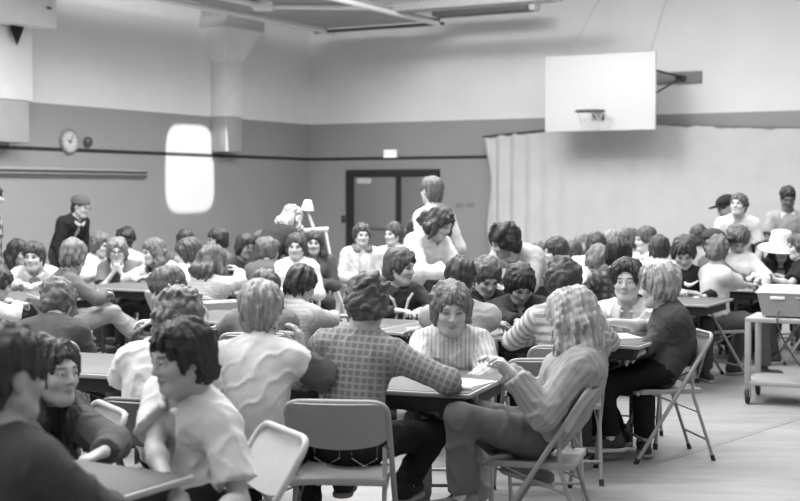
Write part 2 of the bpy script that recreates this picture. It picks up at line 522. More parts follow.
    for sd in (1, -1):
        hip = PEL + R1 * sd * .092 * s - Zv * .005
        if legs and legs.get(sd):
            K, A, T = legs[sd]; K = hip + unit(np.array(K, float) - hip) * .415 * s; A = np.array(A, float); A = K + unit(A - K) * min(np.linalg.norm(A - K), .44 * s); A[2] = max(A[2], .085); T = unit(T)
        elif sit:
            rg = np.random.RandomState(seed + sd)
            K = hip + unit(Fw + R * sd * .17) * .41 * s; K[2] = .505
            A = np.array([K[0], K[1], .085]) + Fw * (.04 - .16 * rg.rand()); T = unit(Fw + R * sd * .25)
        else:
            K = hip * .5 + np.array([hip[0], hip[1], .085]) * .5 + Fw * .015; A = np.array([hip[0], hip[1], .085]) + R * sd * .02 - Fw * .02; T = unit(Fw + R * sd * .25)
        if not (legs and legs.get(sd)) and False: pass
        LEG[sd] = (hip, K, A, T)
    if not sit:
        pass
    # -------- body
    B = [(Ell(MID + up * .125 * s + fw * .004, (.150 * s, .104 * s, .185 * s), CM), .03),
         (Ell(PEL * .35 + MID * .65, (.132 * s, .098 * s, .15 * s), SM), .06),
         (Ell(PEL + f1 * -.01, (.158 * s, .118 * s, .125 * s), SM), .05),
         (Cone(SH[1] - R2 * .03, SH[-1] + R2 * .03, .056 * s, .056 * s), .05)]
    if fem: B += [(Ell(MID + up * .13 * s + fw * .074 + R2 * .058 * k, (.060, .048, .062), CM), .04) for k in (1, -1)]
    neckT = hl(0, -.022, -.075)
    NK = [(Cone(C7 - up * .02, neckT, .056 * s * (.9 if fem else 1), .052 * hs), .03)]
    NK += [(Cone(C7 + up * .03, SH[k] - R2 * .04 * k + up * .02, .042, .045), .05) for k in (1, -1)]
    AR = []
    for sd in (1, -1):
        S, E, W, hd, n, cl = ARM[sd]
        AR += [(Cone(S, E, .047 * s, .036 * s), .03), (Cone(E, W, .036 * s, .024 * s), .012), (Ell((S * .5 + E * .5), (.043 * s,) * 3), .03),
               (Ell(E * .74 + W * .26, (.0385 * s,) * 3), .03)]
    HD = []
    for sd in (1, -1):
        S, E, W, hd, n, cl = ARM[sd]
        HD += hand_prims(W, hd, np.asarray(n, float), sd > 0, rb, cl, s * (.92 if fem else 1.0))
    LG = []
    for sd in (1, -1):
        hip, K, A, T = LEG[sd]
        LG += [(Cone(hip, K, .083 * s, .056 * s), .05), (Cone(K, A, .054 * s, .036 * s), .02), (Ell(K * .65 + A * .35 - (unit(T) * .012), (.045 * s, .045 * s, .065 * s)), .04),
               (Cone(A - T * .035 - Zv * .035, A + T * .14 - Zv * .052, .034, .026), .03)]
    q3 = lambda *r: tuple(x * hs for x in r)
    HE = [(Ell(hl(0, -.018, .035), q3(.074, .094, .083), HM), .01), (Ell(hl(0, .026, -.030), q3(.058, .064, .088), HM), .04),
          (Ell(hl(0, .060, -.092), q3(.028, .026, .024), HM), .035)]
    for k in (1, -1):
        HE += [(Cone(hl(.052 * k, .0, -.055), hl(.020 * k, .062, -.094), .020 * hs, .016 * hs), .03), (Ell(hl(.038 * k, .064, -.026), q3(.022, .020, .022), HM), .03),
               (Ell(hl(.0765 * k, -.012, -.006), q3(.010, .020, .031), HM), .012)]
    HE += [(Cone(hl(-.032, .080, .024), hl(.032, .080, .024), .0115 * hs, .0115 * hs), .025)]
    NOSE = [(Cone(hl(0, .088, .014), hl(0, .106, -.024), .0085 * hs, .0112 * hs), .014)] + [(Ell(hl(.011 * k, .098, -.029), q3(.0085, .009, .0075), HM), .008) for k in (1, -1)]
    LIPS = [(Ell(hl(0, .087, -.054), q3(.022, .011, .0065), HM), .006), (Ell(hl(0, .086, -.066), q3(.018, .011, .007), HM), .006)]
    f = build(B + NK + AR + LG + HE, rb, NOSE + HD, pad=.03)
    for k in (1, -1): f.cut(Ell(hl(.031 * k, .101, .004), q3(.019, .020, .012), HM), .014)
    for p, k in NOSE + LIPS + HD: f.add(p, max(k, rb * .7))
    if eyes:
        for k in (1, -1):
            for j in range(4):
                t0, t1 = -1 + j * .5, -.5 + j * .5
                g = lambda t: hl(.031 * k + .015 * t, .0905 - .006 * t * t, .0115 - .006 * t * t)
                f.add(Cone(g(t0), g(t1), .0042, .0042), .004)
    Vb, Fb = f.mesh()
    q = (Vb - H) @ HM / hs
    col = np.ones((len(Vb), 4)); col[:, :3] = sk
    fr = q[:, 1] > .05
    def spot(cx, cz, rx, rz, val, soft=.35):
        for k in (1, -1):
            r = np.sqrt(((q[:, 0] - cx * k) / rx) ** 2 + ((q[:, 2] - cz) / rz) ** 2)
            w = np.clip((1 + soft - r) / (2 * soft), 0, 1) * fr
            col[:, :3] = col[:, :3] * (1 - w[:, None]) + val * w[:, None]
    big = 1.0 if res == 'n' else 1.25
    spot(.0, -.060, .021 * big, .0075 * big, sk * .60)
    spot(.032, .027, .019, .0055 * big, min(hair[1] * 1.3 + .03, sk * .55))
    if not eyes:
        spot(.031, .004, .0155 * big, .0075 * big, .09 if res != 'n' else .16)
    spot(.008, -.037, .004, .003, sk * .6)
    if beard:
        w = ((q[:, 2] < -.035) & (q[:, 1] > -.0) & (np.abs(q[:, 0]) < .08) & (q[:, 2] > -.13)).astype(float) * .6
        col[:, :3] = col[:, :3] * (1 - w[:, None]) + .05 * w[:, None]
    me = mesh_from('person', Vb - base, Fb, skin()); vattr(me, 'Col', col)
    root = obj('person', me, loc=base); tag(root, name_label, 'person', group)
    # -------- eyes
    if eyes:
        for k in (1, -1):
            c = hl(.031 * k, .0795, .003); bm = bmesh.new(); bmesh.ops.create_uvsphere(bm, u_segments=20, v_segments=20, radius=.0125 * hs)
            me = bpy.data.meshes.new('eye'); bm.to_mesh(me); bm.free()
            co = np.zeros(len(me.vertices) * 3); me.vertices.foreach_get('co', co); co = co.reshape(-1, 3) / (.0125 * hs)
            cl_ = np.ones((len(co), 4)); cl_[:, :3] = np.where(co[:, 2:3] > .90, .03, .62)
            RM = np.stack([rh_, -uh, fh], 1)
            vattr(me, 'Col', cl_); P = co * .0125 * hs @ RM.T + c - base
            me.vertices.foreach_set('co', P.ravel()); me.update()
            for p in me.polygons: p.use_smooth = True
            obj('eye', me, skin(), root)
    # -------- upper clothes
    def fabric_attr(Vv):
        segs = [(PEL, C7, .15)] + [(ARM[k][0], ARM[k][1], .06) for k in (1, -1)] + [(ARM[k][1], ARM[k][2], .05) for k in (1, -1)]
        best = np.full(len(Vv), 1e9); out = np.zeros((len(Vv), 3))
        for i, (a, b, r) in enumerate(segs):
            ax = unit(b - a); x = unit(R - ax * (R @ ax)) if i == 0 else unit(np.cross(ax, Fw + .01)); y = np.cross(ax, x)
            P = Vv - a; t = P @ ax; l = np.linalg.norm(b - a); tc = np.clip(t, 0, l if i else l * .93)
            dd = np.linalg.norm(P - tc[:, None] * ax, axis=1) / r
            u = P @ x; w = P @ y; ang = np.arctan2(w, u)
            m = dd < best; best[m] = dd[m]
            out[m, 0] = (u * 1.0 if i == 0 else ang * r)[m]; out[m, 1] = t[m]; out[m, 2] = i
        return out
    def garment(nm, val, e, slv, vdepth, pattern, amp, openw=0, hem_=.06, k_sd=0, par=None):
        tp = [(p.grow(e), k) for p, k in B[:2]] + [(B[2][0].grow(e * .8), .06)] + [(p.grow(e * .9), k) for p, k in B[3:]]
        tp += [(Cone(C7 + up * .005, SH[k] - R2 * .03 * k + up * .012, .045 + e * .5, .047 + e * .6), .04) for k in (1, -1)]
        allp = list(tp); sl = []
        for sd in (1, -1):
            S, E, W = ARM[sd][:3]
            if slv == 'l':
                sl += [(Cone(S, E, .052 * s + e * .9, .043 * s + e * .75), .035), (CCone(E, E + (W - E) * .93, .043 * s + e * .75, .032 * s + e * .6), .02)]
            elif slv == 's':
                sl += [(CCone(S, S + (E - S) * .74, .053 * s + e * .7, .056 * s + e * 1.0), .03)]
            elif slv == 'r':
                sl += [(CCone(S, E + (W - E) * .2, .052 * s + e * .8, .043 * s + e * .8), .03)]
        allp += sl
        f = build(tp, rc, sl, pad=.06)
        f.clip_plane(PEL + up1 * (-hem_ if True else 0), up1)
        for p, k in sl: f.add(p, k)
        f.displace(folds(seed + 11, amp), .06)
        f.cut(Cone(C7 + up * .012 + fw * .02, neckT + up * .05, .062 * s, .07), .012)
        if vdepth: f.cut(Ell(C7 + fw * .115 - up * (.02 + vdepth * .35), (.026 + vdepth * .13, .085, .03 + vdepth * .75), CM), .008)
        if openw:
            f.cut(Ell(MID + up * .10 + fw * .17, (.055 * openw, .12, .34), CM), .01)
        Vv, Fv = f.mesh()
        me = mesh_from(nm, Vv - base, Fv, cloth(val, pattern)); 
        if pattern: vattr(me, 'fab', fabric_attr(Vv))
        if ringer is not None and nm != 'jacket' and ringer[0] is not None:
            A = fabric_attr(Vv); me.materials.append(cloth(ringer[0]))
            t = A[:, 1]; lim = .285 * s * .74 - ringer[1]
            msk = ((A[:, 2] >= 1) & (A[:, 2] <= 2) & (t > lim))
            mi = msk[Fv].all(1).astype(np.int32); me.polygons.foreach_set('material_index', mi)
        if shoulder_stripe is not None and nm == 'shirt':
            me.materials.append(cloth(shoulder_stripe)); A = fabric_attr(Vv); P = (Vv - C7) @ CM
            msk = ((P[:, 2] > -.115) & (P[:, 2] < -.085) & (np.abs(P[:, 0]) > .06)) | ((P[:, 2] > -.075) & (P[:, 2] < -.05) & (np.abs(P[:, 0]) > .06))
            me.polygons.foreach_set('material_index', msk[Fv].all(1).astype(np.int32))
        return obj(nm, me, None, root)
    amp = .0085 if res == 'n' else .0075
    if jacket is not None:
        garment('shirt', top, .012, 'n', vneck or .03, pat, .002, 0, -.02)
        garment('jacket', jacket, .036, sleeve if sleeve != 's' else 'l', 0, None, amp * 1.3, open_, hem)
        cv = jacket
    else:
        garment('shirt', top, ease, sleeve, vneck, pat, amp, 0, hem); cv = top
    # -------- collar
    if collar is None and res != 'f': collar = ('crew', cv * 1.08)
    if collar:
        kind, cval = collar if isinstance(collar, tuple) else (collar, cv)
        CP = []; r = {'crew': .010, 'polo': .0115, 'jacket': .018, 'fleece': .024, 'hood': .036}[kind]
        c0 = C7 + up * .022 + fw * .03; gap = 0 if kind == 'crew' else (.35 if kind != 'hood' else .8)
        e = .0 if jacket is None else .014
        pts = []
        for i in range(17):
            a = -PI / 2 + gap + (2 * PI - 2 * gap) * i / 16
            a = a + PI  if False else a
            x = math.cos(a); y = -math.sin(a)      # starts and ends at the front
            pts.append(c0 + R2 * x * (.072 + e) + fw * y * (.068 + e) - up * (.030 * (y + .4) if y > -.4 else .0) + up * (.012 if kind != 'crew' else 0))
        for a, b in zip(pts[:-1], pts[1:]): CP.append((Cone(a, b, r, r), .006))
        if kind in ('polo', 'jacket'):
            ln = {'polo': .075, 'jacket': .12, 'fleece': .24}[kind]
            for k in (1, -1):
                a = c0 + R2 * k * .045 + fw * (.062 + e) - up * .030; b = c0 + R2 * k * (.075) + fw * (.062 + e) - up * ln
                g = c0 + R2 * k * (.085 + e) + fw * .02 - up * .005
                CP += [(Cone(a, b, r, r * .8), .008)] + ([] if kind == 'fleece' else [(Cone(g, b, r, r * .8), .012), (Cone((a + g) / 2, b, r, r), .01)])
        f = build(CP, min(rc, .009), pad=.03); Vv, Fv = f.mesh()
        obj('collar', mesh_from('collar', Vv - base, Fv, cloth(cval)), None, root)
    if piping is not None:
        for k in (1, -1):
            P_ = []
            pts = [MID + up * z_ * s + R2 * k * x_ + fw * y_ for x_, y_, z_ in ((.03, .148, .02), (.035, .150, .12), (.06, .125, .20), (.10, .085, .232))]
            for a, b in zip(pts[:-1], pts[1:]): P_.append((Cone(a, b, .011, .011), .004))
            f = build(P_, .008); Vv, Fv = f.mesh(); obj('piping', mesh_from('piping', Vv - base, Fv, cloth(piping)), None, root)
    if logo:
        # a small light curved tick on the chest
        pts = []
        o_ = MID + up * .16 * s - R2 * .055 + fw * .136
        prof = [(-.055, .012, .003), (-.045, -.006, .011), (-.025, -.016, .014), (.0, -.012, .010), (.03, .004, .006), (.062, .024, .002)]
        P_ = [(Cone(o_ - R2 * a[0] + up * a[1] - fw * a[0] ** 2 * 4, o_ - R2 * b[0] + up * b[1] - fw * b[0] ** 2 * 4, a[2] + .004, b[2] + .004), .004) for a, b in zip(prof[:-1], prof[1:])]
        f = build(P_, .0045); Vv, Fv = f.mesh(); obj('chest_emblem', mesh_from('chest_emblem', Vv - base, Fv, cloth(.75)), None, root)
    # -------- trousers
    TP = [(B[2][0].grow(.013), .05)]
    for sd in (1, -1):
        hip, K, A, T = LEG[sd]
        TP += [(Cone(hip, K, .083 * s + .015, .056 * s + .016), .05), (CCone(K, A + (K - A) * .06, .056 * s + .014, .045 * s + .022), .03)]
    f = build(TP, rc, pad=.06); f.clip_plane(PEL + up1 * .10, -up1); f.displace(folds(seed + 31, amp * .9, 22), .06)
    Vv, Fv = f.mesh(); tr = obj('trousers', mesh_from('trousers', Vv - base, Fv, cloth(pants)), None, root)
    if pocket:
        for sd in (1, -1):
            o_ = PEL - f1 * .137 + R1 * sd * .085 - up1 * .02; P_ = []
            pts = [(-.06, .04), (-.055, -.04), (0, -.07), (.055, -.04), (.06, .04)]
            pp = [o_ + R1 * x + up1 * y + f1 * (x * x * 4) for x, y in pts]
            for a, b in zip(pp[:-1], pp[1:]): P_.append((Cone(a, b, .0028, .0028), .002))
            f = build(P_, .0045); Vv, Fv = f.mesh(); obj('pocket_stitching', mesh_from('pocket_stitching', Vv - base, Fv, cloth(.35)), None, tr)
    # -------- shoes
    for sd in (1, -1):
        hip, K, A, T = LEG[sd]; T = unit(T); sx = np.cross(T, Zv); fz = A[2] - .085
        Zo = Zv if abs(T[2]) < .35 else unit(np.cross(np.cross(T, Zv), T)); M_ = np.stack([unit(sx), T, np.cross(unit(sx), T)], 1)
        o_ = np.array([A[0], A[1], max(fz, 0)])
        up_ = np.cross(unit(sx), T); up_ = up_ if up_[2] > 0 else -up_
        SP = [(Cone(o_ - T * .045 + up_ * .055, o_ + T * .14 + up_ * .043, .041, .034), .02), (Cone(o_ + up_ * .06 - T * .02, o_ + up_ * .115 - T * .015, .042, .044), .03)]
        f = build(SP, rc if res == 'n' else .014); f.clip_plane(o_ + up_ * .02, up_); Vv, Fv = f.mesh()
        sh = obj('shoe', mesh_from('shoe', Vv - base, Fv, cloth(shoe)), None, root)
        sp = [(Ell(o_ - T * .04 + up_ * .013, (.043, .05, .022), M_), .02), (Ell(o_ + T * .11 + up_ * .013, (.046, .075, .022), M_), .04), (Ell(o_ + T * .03 + up_ * .013, (.040, .09, .022), M_), .04)]
        f = build(sp, rc if res == 'n' else .014); f.clip_plane(o_ + up_ * .001, up_); f.clip_plane(o_ + up_ * .027, -up_); Vv, Fv = f.mesh()
        obj('sole', mesh_from('sole', Vv - base, Fv, cloth(sole if sole is not None else .3)), None, sh)
        if res == 'n' and sock is not None:
            f = build([(Cone(A + (K - A) * .0 - Zv * .0, A + (K - A) * .30, .043, .046), .01)], rc); Vv, Fv = f.mesh()
            obj('sock', mesh_from('sock', Vv - base, Fv, cloth(sock)), None, root)
    # -------- hair
    style, hv = hair[0], hair[1]; t = {'short': .008, 'mop': .016, 'bowl': .017, 'curly': .026, 'bigcurly': .042, 'long': .018, 'wavy': .026, 'feather': .020, 'thin': .004, 'curlylong': .034}[style]
    if len(hair) > 2: t += hair[2]
    Hp = [(Ell(hl(0, -.020, .042), q3(.077 + t, .098 + t, .083 + t), HM), .01)]
    if style != 'thin': Hp.append((Ell(hl(0, -.058, -.030), q3(.062 + t * .7, .050 + t * .7, .070 + t * .4), HM), .04))
    if style in ('mop', 'bowl', 'feather', 'curly', 'bigcurly', 'long', 'wavy', 'curlylong'):
        for k in (1, -1): Hp.append((Ell(hl((.066 + t * .35) * k, -.012, -.012), q3(.018 + t * .5, .040 + t * .5, .056 + t * .4), HM), .03))
    if style in ('long', 'wavy', 'curlylong'):
        Ln = hair[3] if len(hair) > 3 else .27
        for k in (1, -1):
            a = hl(.074 * k, -.015, -.02)
            m_ = a + R2 * .02 * k - Zv * Ln * .5 ; e_ = a + R2 * .018 * k - Zv * Ln + fw * .02
            Hp += [(Cone(a, m_, .034 + t * .3, .042 + t * .3), .03), (Cone(m_, e_, .042 + t * .3, .028), .03)]
        for x in (-.05, 0, .05):
            a = hl(x, -.085, -.02); bk = .2 if lean < 0 else 1.0; m_ = a - Zv * Ln * .5 - fw * .045 * bk; e_ = a - Zv * Ln - fw * .05 * bk
            Hp += [(Cone(a, m_, .042 + t * .3, .046 + t * .3), .03), (Cone(m_, e_, .046 + t * .3, .030), .03)]
    fz = {'short': -.012, 'mop': -.024, 'bowl': -.030, 'curly': -.018, 'bigcurly': -.024, 'long': -.020, 'wavy': -.020, 'feather': -.020, 'thin': .01, 'curlylong': -.022}[style]
    f = build(Hp, rh, pad=.05)
    def hn(P):
        ql = (P - H) @ HM / hs; az = np.arctan2(ql[:, 0], -ql[:, 1] + .02)
        if 'curly' in style:
            return .009 * np.abs(wav(P, 95 if res == 'n' else 72, seed, 5)) * -1.6 + .006 + .006 * wav(P, 46, seed + 3, 5)
        w = wav(P, 16, seed + 4, 4); low = np.clip((-.0 - ql[:, 2]) / .09, 0, 1); fro = np.clip((ql[:, 1] - .04) / .05, 0, 1)
        k_ = 1 + 1.4 * np.maximum(low, fro * .8)
        a = (.0036 * np.sin(az * 11 + 4 * w) + .0034 * np.sin(az * 23 + 6 * w) + .0022 * np.sin(az * 43 - 9 * w + 1)) * k_ * np.clip(np.sqrt(ql[:, 0] ** 2 + (ql[:, 1] + .02) ** 2) / .07, .12, 1) + .006 * w + .003 * wav(P, 60, seed + 6, 5, (1, 1, .35))
        if style in ('wavy', 'feather'): a += .007 * wav(P, 38, seed + 8, 4, (1, 1, .3)) + .010 * low * (style == 'wavy') * wav(P, 27, seed + 14, 4, (1, 1, .8)) + .0045 * wav(P, 85, seed + 9, 5, (1, 1, .4))
        return a
    f.displace(hn, .08)
    wx = .070 if style not in ('long', 'wavy', 'feather', 'curlylong') else .067
    rg_ = np.random.RandomState(seed + 77); ro = math.radians(rg_.uniform(8, 20) * rg_.choice([-1, 1])); cr_, sr_ = math.cos(ro), math.sin(ro)
    OM = np.stack([rh_ * cr_ + uh * sr_, fh, uh * cr_ - rh_ * sr_], 1)
    f.cut(Ell(hl(math.sin(ro) * .03, .135, fz + fringe), q3(wx, .088, .086), OM), .012)
    f.cut(Ell(hl(0, .11, -.075), q3(.088, .090, .085), HM), .012)
    if style in ('mop', 'curly'):
        for k in (1, -1): f.cut(Ell(hl(.100 * k, .018, -.052), q3(.034, .034, .050), HM), .012)
    if style in ('short', 'thin'):
        for k in (1, -1): f.cut(Ell(hl(.09 * k, .005, -.03), q3(.034, .042, .055), HM), .01)
    f.displace(lambda P: (.0045 if 'curly' not in style else .005) * wav(P, 130 if res == 'n' else 95, seed + 21, 6, (1, 1, .5)), .04)
    Vh, Fh_ = f.mesh(); ql = (Vh - H) @ HM / hs
    rho = np.sqrt(ql[:, 0] ** 2 + (ql[:, 1] + .02) ** 2) + .025
    st = np.stack([ql[:, 0] / rho * .5, (ql[:, 1] + .02) / rho * .5, ql[:, 2] * 4], 1) if 'curly' not in style else ql * 9
    me = mesh_from('hair', Vh - base, Fh_, hair_mat(hv, 'curly' in style)); vattr(me, 'strand', st); obj('hair', me, None, root)
    # -------- hats, glasses, watch
    if hat:
        kind, val = hat
        if kind == 'beanie':
            P_ = [(Ell(hl(0, -.022, .062), q3(.102, .122, .088), HM), .01)]
            f = build(P_, .010); f.clip_plane(hl(0, 0, .045), unit(uh - .12 * fh)); g = f
            Vv, Fv = f.mesh(); h_ = obj('beanie', mesh_from('beanie', Vv - base, Fv, cloth(val)), None, root)
            ring = [hl(.098 * math.cos(a), -.022 + .116 * math.sin(a), .050 + .012 * math.sin(a)) for a in np.linspace(0, 2 * PI, 25)]
            f = build([(Cone(a, b, .009, .009), .01) for a, b in zip(ring[:-1], ring[1:])], .009); Vv, Fv = f.mesh()
            obj('cuff', mesh_from('cuff', Vv - base, Fv, cloth(val * 1.2)), None, h_)
        if kind == 'cap':
            P_ = [(Ell(hl(0, -.02, .055), q3(.108, .128, .098), HM), .01)]
            f = build(P_, .010); f.clip_plane(hl(0, 0, .058), unit(uh - .10 * fh)); Vv, Fv = f.mesh(); h_ = obj('cap', mesh_from('cap', Vv - base, Fv, cloth(val)), None, root)
            f = build([(Ell(hl(0, .13, .055), q3(.08, .075, .009), HM), .01)], .007); Vv, Fv = f.mesh(); obj('cap_visor', mesh_from('cap_visor', Vv - base, Fv, cloth(val)), None, h_)
        if kind == 'sunhat':
            prof = [(.085, .20), (.10, .19), (.118, .10), (.125, .06), (.20, .035), (.235, .02), (.235, .012), (.19, .022), (.11, .045)]
            mb = MB(); M_ = Matrix([[*HM[i], 0] for i in range(3)] + [[0, 0, 0, 1]]); o_ = H - base - HM @ np.array([0, .02, 0])
            mb.lathe(prof, 32, Matrix.Translation(Vector(o_)) @ M_); h_ = mb.build('sun_hat', cloth(val), root)
    if glasses:
        mb = MB()
        for k in (1, -1):
            mb.tube([hl(.033 * k + .023 * math.cos(a), .108 - .004, .0 + .019 * math.sin(a)) - base for a in np.linspace(0, 2 * PI, 20)[:-1]], .003, 6, closed=True)
            mb.tube([hl(.056 * k, .102, .006) - base, hl(.084 * k, .05, .008) - base, hl(.086 * k, -.02, .004) - base], .0025, 6)
        mb.tube([hl(-.010, .106, .004) - base, hl(.010, .106, .004) - base], .003, 6)
        mb.build('glasses', plain('glasses_frame', .05, .3), root)
    if watch:
        S, E, W, hd, n, cl = ARM[-1 if watch == 'l' else 1]; c = W + (E - W) * .12; ax = unit(W - E)
        x = unit(np.cross(ax, Zv)); y = np.cross(ax, x)
        MB().tube([c - base + (x * math.cos(a) + y * math.sin(a)) * .034 for a in np.linspace(0, 2 * PI, 17)[:-1]], .009, 6, closed=True).build('wristwatch', plain('watch_strap', .04, .4), root)
    PEOPLE.append(dict(root=root, base=base, face=face if chair_face is None else chair_face, short=short, chair=chair and sit, th=math.degrees(th), PEL=PEL, C7=C7))
    return root

# ------------------------------------------------------------------ the hall
def wall_mat(name, light, dark, zsplit):
    """painted wall: pale above a hard paint line, darker below; faint block courses"""
    m, nt, b = newmat(name)
    b.inputs['Roughness'].default_value = .55; b.inputs['Specular IOR Level'].default_value = .3
    g = N(nt, 'ShaderNodeNewGeometry'); sp = N(nt, 'ShaderNodeSeparateXYZ'); L(nt, g.outputs['Position'], sp.inputs[0])
    gt = N(nt, 'ShaderNodeMath', operation='GREATER_THAN'); L(nt, sp.outputs[2], gt.inputs[0]); gt.inputs[1].default_value = zsplit
    mx = N(nt, 'ShaderNodeMix'); mx.data_type = 'FLOAT'; L(nt, gt.outputs[0], mx.inputs[0]); mx.inputs[2].default_value = dark; mx.inputs[3].default_value = light
    no = N(nt, 'ShaderNodeTexNoise'); no.inputs['Scale'].default_value = 1.2; no.inputs['Detail'].default_value = 5; L(nt, g.outputs['Position'], no.inputs['Vector'])
    mr = N(nt, 'ShaderNodeMapRange'); mr.inputs['To Min'].default_value = .92; mr.inputs['To Max'].default_value = 1.08; L(nt, no.outputs['Fac'], mr.inputs['Value'])
    mu = N(nt, 'ShaderNodeMath', operation='MULTIPLY'); L(nt, mx.outputs[0], mu.inputs[0]); L(nt, mr.outputs['Result'], mu.inputs[1])
    L(nt, mu.outputs[0], b.inputs['Base Color'])
    return m
ZS = 2.96
HALL_H = 7.0
WL = wall_mat('painted_block_wall', .74, .30, ZS)
def slab(name, p, along, length, inward, thick, z0, z1, mat):
    p = np.asarray(p, float); a = np.asarray(along); n = np.asarray(inward)
    q = [p, p + a * length, p + a * length - n * thick, p - n * thick]
    mb = MB(); mb.prism([(x[0], x[1], z0) for x in q], (0, 0, z1 - z0))
    return struct(mb.build(name, mat, smooth=False))
slab('wall_left', CORNER + V * .3, -V, 29.5, U, .3, 0, HALL_H, WL)
slab('wall_back', CORNER - U * .0, U, 34.0, -V, .3, 0, HALL_H, WL)
slab('wall_front', CORNER - V * 25.5 - U * .3, U, 34.3, V, .3, 0, HALL_H, WL)
# floor
m, nt, b = newmat('gym_floor')
tc = N(nt, 'ShaderNodeNewGeometry')
mp = N(nt, 'ShaderNodeMapping'); mp.inputs['Rotation'].default_value = (0, 0, math.radians(29)); mp.inputs['Scale'].default_value = (1, 6, 1); L(nt, tc.outputs['Position'], mp.inputs['Vector'])
no = N(nt, 'ShaderNodeTexNoise'); no.inputs['Scale'].default_value = 1.3; no.inputs['Detail'].default_value = 6; no.inputs['Roughness'].default_value = .6; L(nt, mp.outputs['Vector'], no.inputs['Vector'])
mr = N(nt, 'ShaderNodeMapRange'); mr.inputs['From Min'].default_value = .3; mr.inputs['From Max'].default_value = .7; mr.inputs['To Min'].default_value = .20; mr.inputs['To Max'].default_value = .29; L(nt, no.outputs['Fac'], mr.inputs['Value'])
L(nt, mr.outputs['Result'], b.inputs['Base Color'])
n2 = N(nt, 'ShaderNodeTexNoise'); n2.inputs['Scale'].default_value = 2.2; n2.inputs['Detail'].default_value = 4; L(nt, tc.outputs['Position'], n2.inputs['Vector'])
m2 = N(nt, 'ShaderNodeMapRange'); m2.inputs['To Min'].default_value = .25; m2.inputs['To Max'].default_value = .55; L(nt, n2.outputs['Fac'], m2.inputs['Value']); L(nt, m2.outputs['Result'], b.inputs['Roughness'])
FLOOR = m
mb = MB(); q = [CORNER + V * .3 - U * .3, CORNER + V * .3 + U * 34, CORNER - V * 29.2 + U * 34, CORNER - V * 29.2 - U * .3]
mb.prism([(x[0], x[1], -.1) for x in q], (0, 0, .1)); struct(mb.build('floor', FLOOR, smooth=False))
# painted court line on the floor
mb = MB(); a = at_z(800, 418, 0.0); c = at_z(640, 468, 0.0); d = unit(c - a); s_ = np.cross(d, Zv) * .028
mb.prism([tuple((a - d * 2) - s_), tuple((a - d * 2) + s_), tuple(c + s_), tuple(c - s_)], (0, 0, .002)); struct(mb.build('trim_1', plain('court_line', .20, .5), smooth=False))
# ceiling
mb = MB(); mb.prism([(x[0], x[1], HALL_H) for x in q], (0, 0, .15)); struct(mb.build('ceiling', plain('ceiling_paint', .5, .9), smooth=False))
# dark painted stripe round the walls
DARK = plain('dark_paint', .022, .6)
zl = 2.285
slab('trim_2', CORNER + U * .006, -V, 29, U, .008, zl - .028, zl + .028, DARK)
slab('trim_3', CORNER - V * .006, U, 6.05, -V, .008, zl - .028, zl + .028, DARK)

# double door in the back wall
def bframe(pt, t):                       # helper basis on the back wall
    return pt
dl = on_back(347.5, 215)[:2]; dr = on_back(440, 215)[:2]
T0 = float(np.dot(np.append(dl, 0) - CORNER, U)); T1 = float(np.dot(np.append(dr, 0) - CORNER, U))
DZ = float(on_back(393, 169.5)[2])
def bx(mb, t0, t1, z0, z1, d0, d1, bev=0):
    """box on the back wall: t along it, d out of it"""
    M_ = Matrix(((U[0], -V[0], 0, CORNER[0]), (U[1], -V[1], 0, CORNER[1]), (0, 0, 1, 0), (0, 0, 0, 1)))
    mb.box((t0, d0, z0), (t1, d1, z1), bev, M_); return mb
def lx(mb, s0, s1, z0, z1, d0, d1, bev=0):
    """box on the left wall: s from the corner towards the viewer, d out of it"""
    M_ = Matrix(((-V[0], U[0], 0, CORNER[0]), (-V[1], U[1], 0, CORNER[1]), (0, 0, 1, 0), (0, 0, 0, 1)))
    mb.box((s0, d0, z0), (s1, d1, z1), bev, M_); return mb
def s_of(px, py, off=0): return float(np.dot(CORNER - on_left(px, py, off), V))
def t_of(px, py, off=0): return float(np.dot(on_back(px, py, off) - CORNER, U))
door = thing('double_door', 'dark framed double doors under the lit exit sign in the back wall', 'door'); door['kind'] = 'structure'; door.name = 'door_1'
fm = MB(); bx(fm, T0, T0 + .16, 0, DZ, -.02, .06); bx(fm, T1 - .09, T1, 0, DZ, -.02, .06); bx(fm, T0, T1, DZ - .13, DZ, -.02, .061)
fm.build('door_frame', plain('door_frame', .02, .5), door)
tm = T0 + .16 + (T1 - T0 - .25) * .56
fm = MB(); bx(fm, tm - .05, tm + .05, 0, DZ - .13, .0, .055); fm.build('mullion', plain('door_frame', .02, .5), door)
DM = plain('door_paint', .20, .55)
for a, c in ((T0 + .16, tm - .05), (tm + .05, T1 - .09)):
    fm = MB(); bx(fm, a + .004, c - .004, .01, DZ - .135, .0, .03, .003); leaf = fm.build('door_leaf', DM, door)
    fm = MB(); bx(fm, a + .1, c - .1, .95, 1.0, .03, .075, .01); fm.build('push_bar', plain('steel', .35, .35, .8), leaf)
fm = MB(); p0, p1 = t_of(358, 176), t_of(372, 176); bx(fm, p0, p1, DZ - .26, DZ - .16, .03, .036); fm.build('door_plate', plain('plate', .55, .5), door)
fm = MB(); p0, p1 = t_of(423, 176), t_of(436, 176); bx(fm, p0, p1, DZ - .24, DZ - .16, .03, .036); fm.build('door_plate', plain('plate', .45, .5), door)
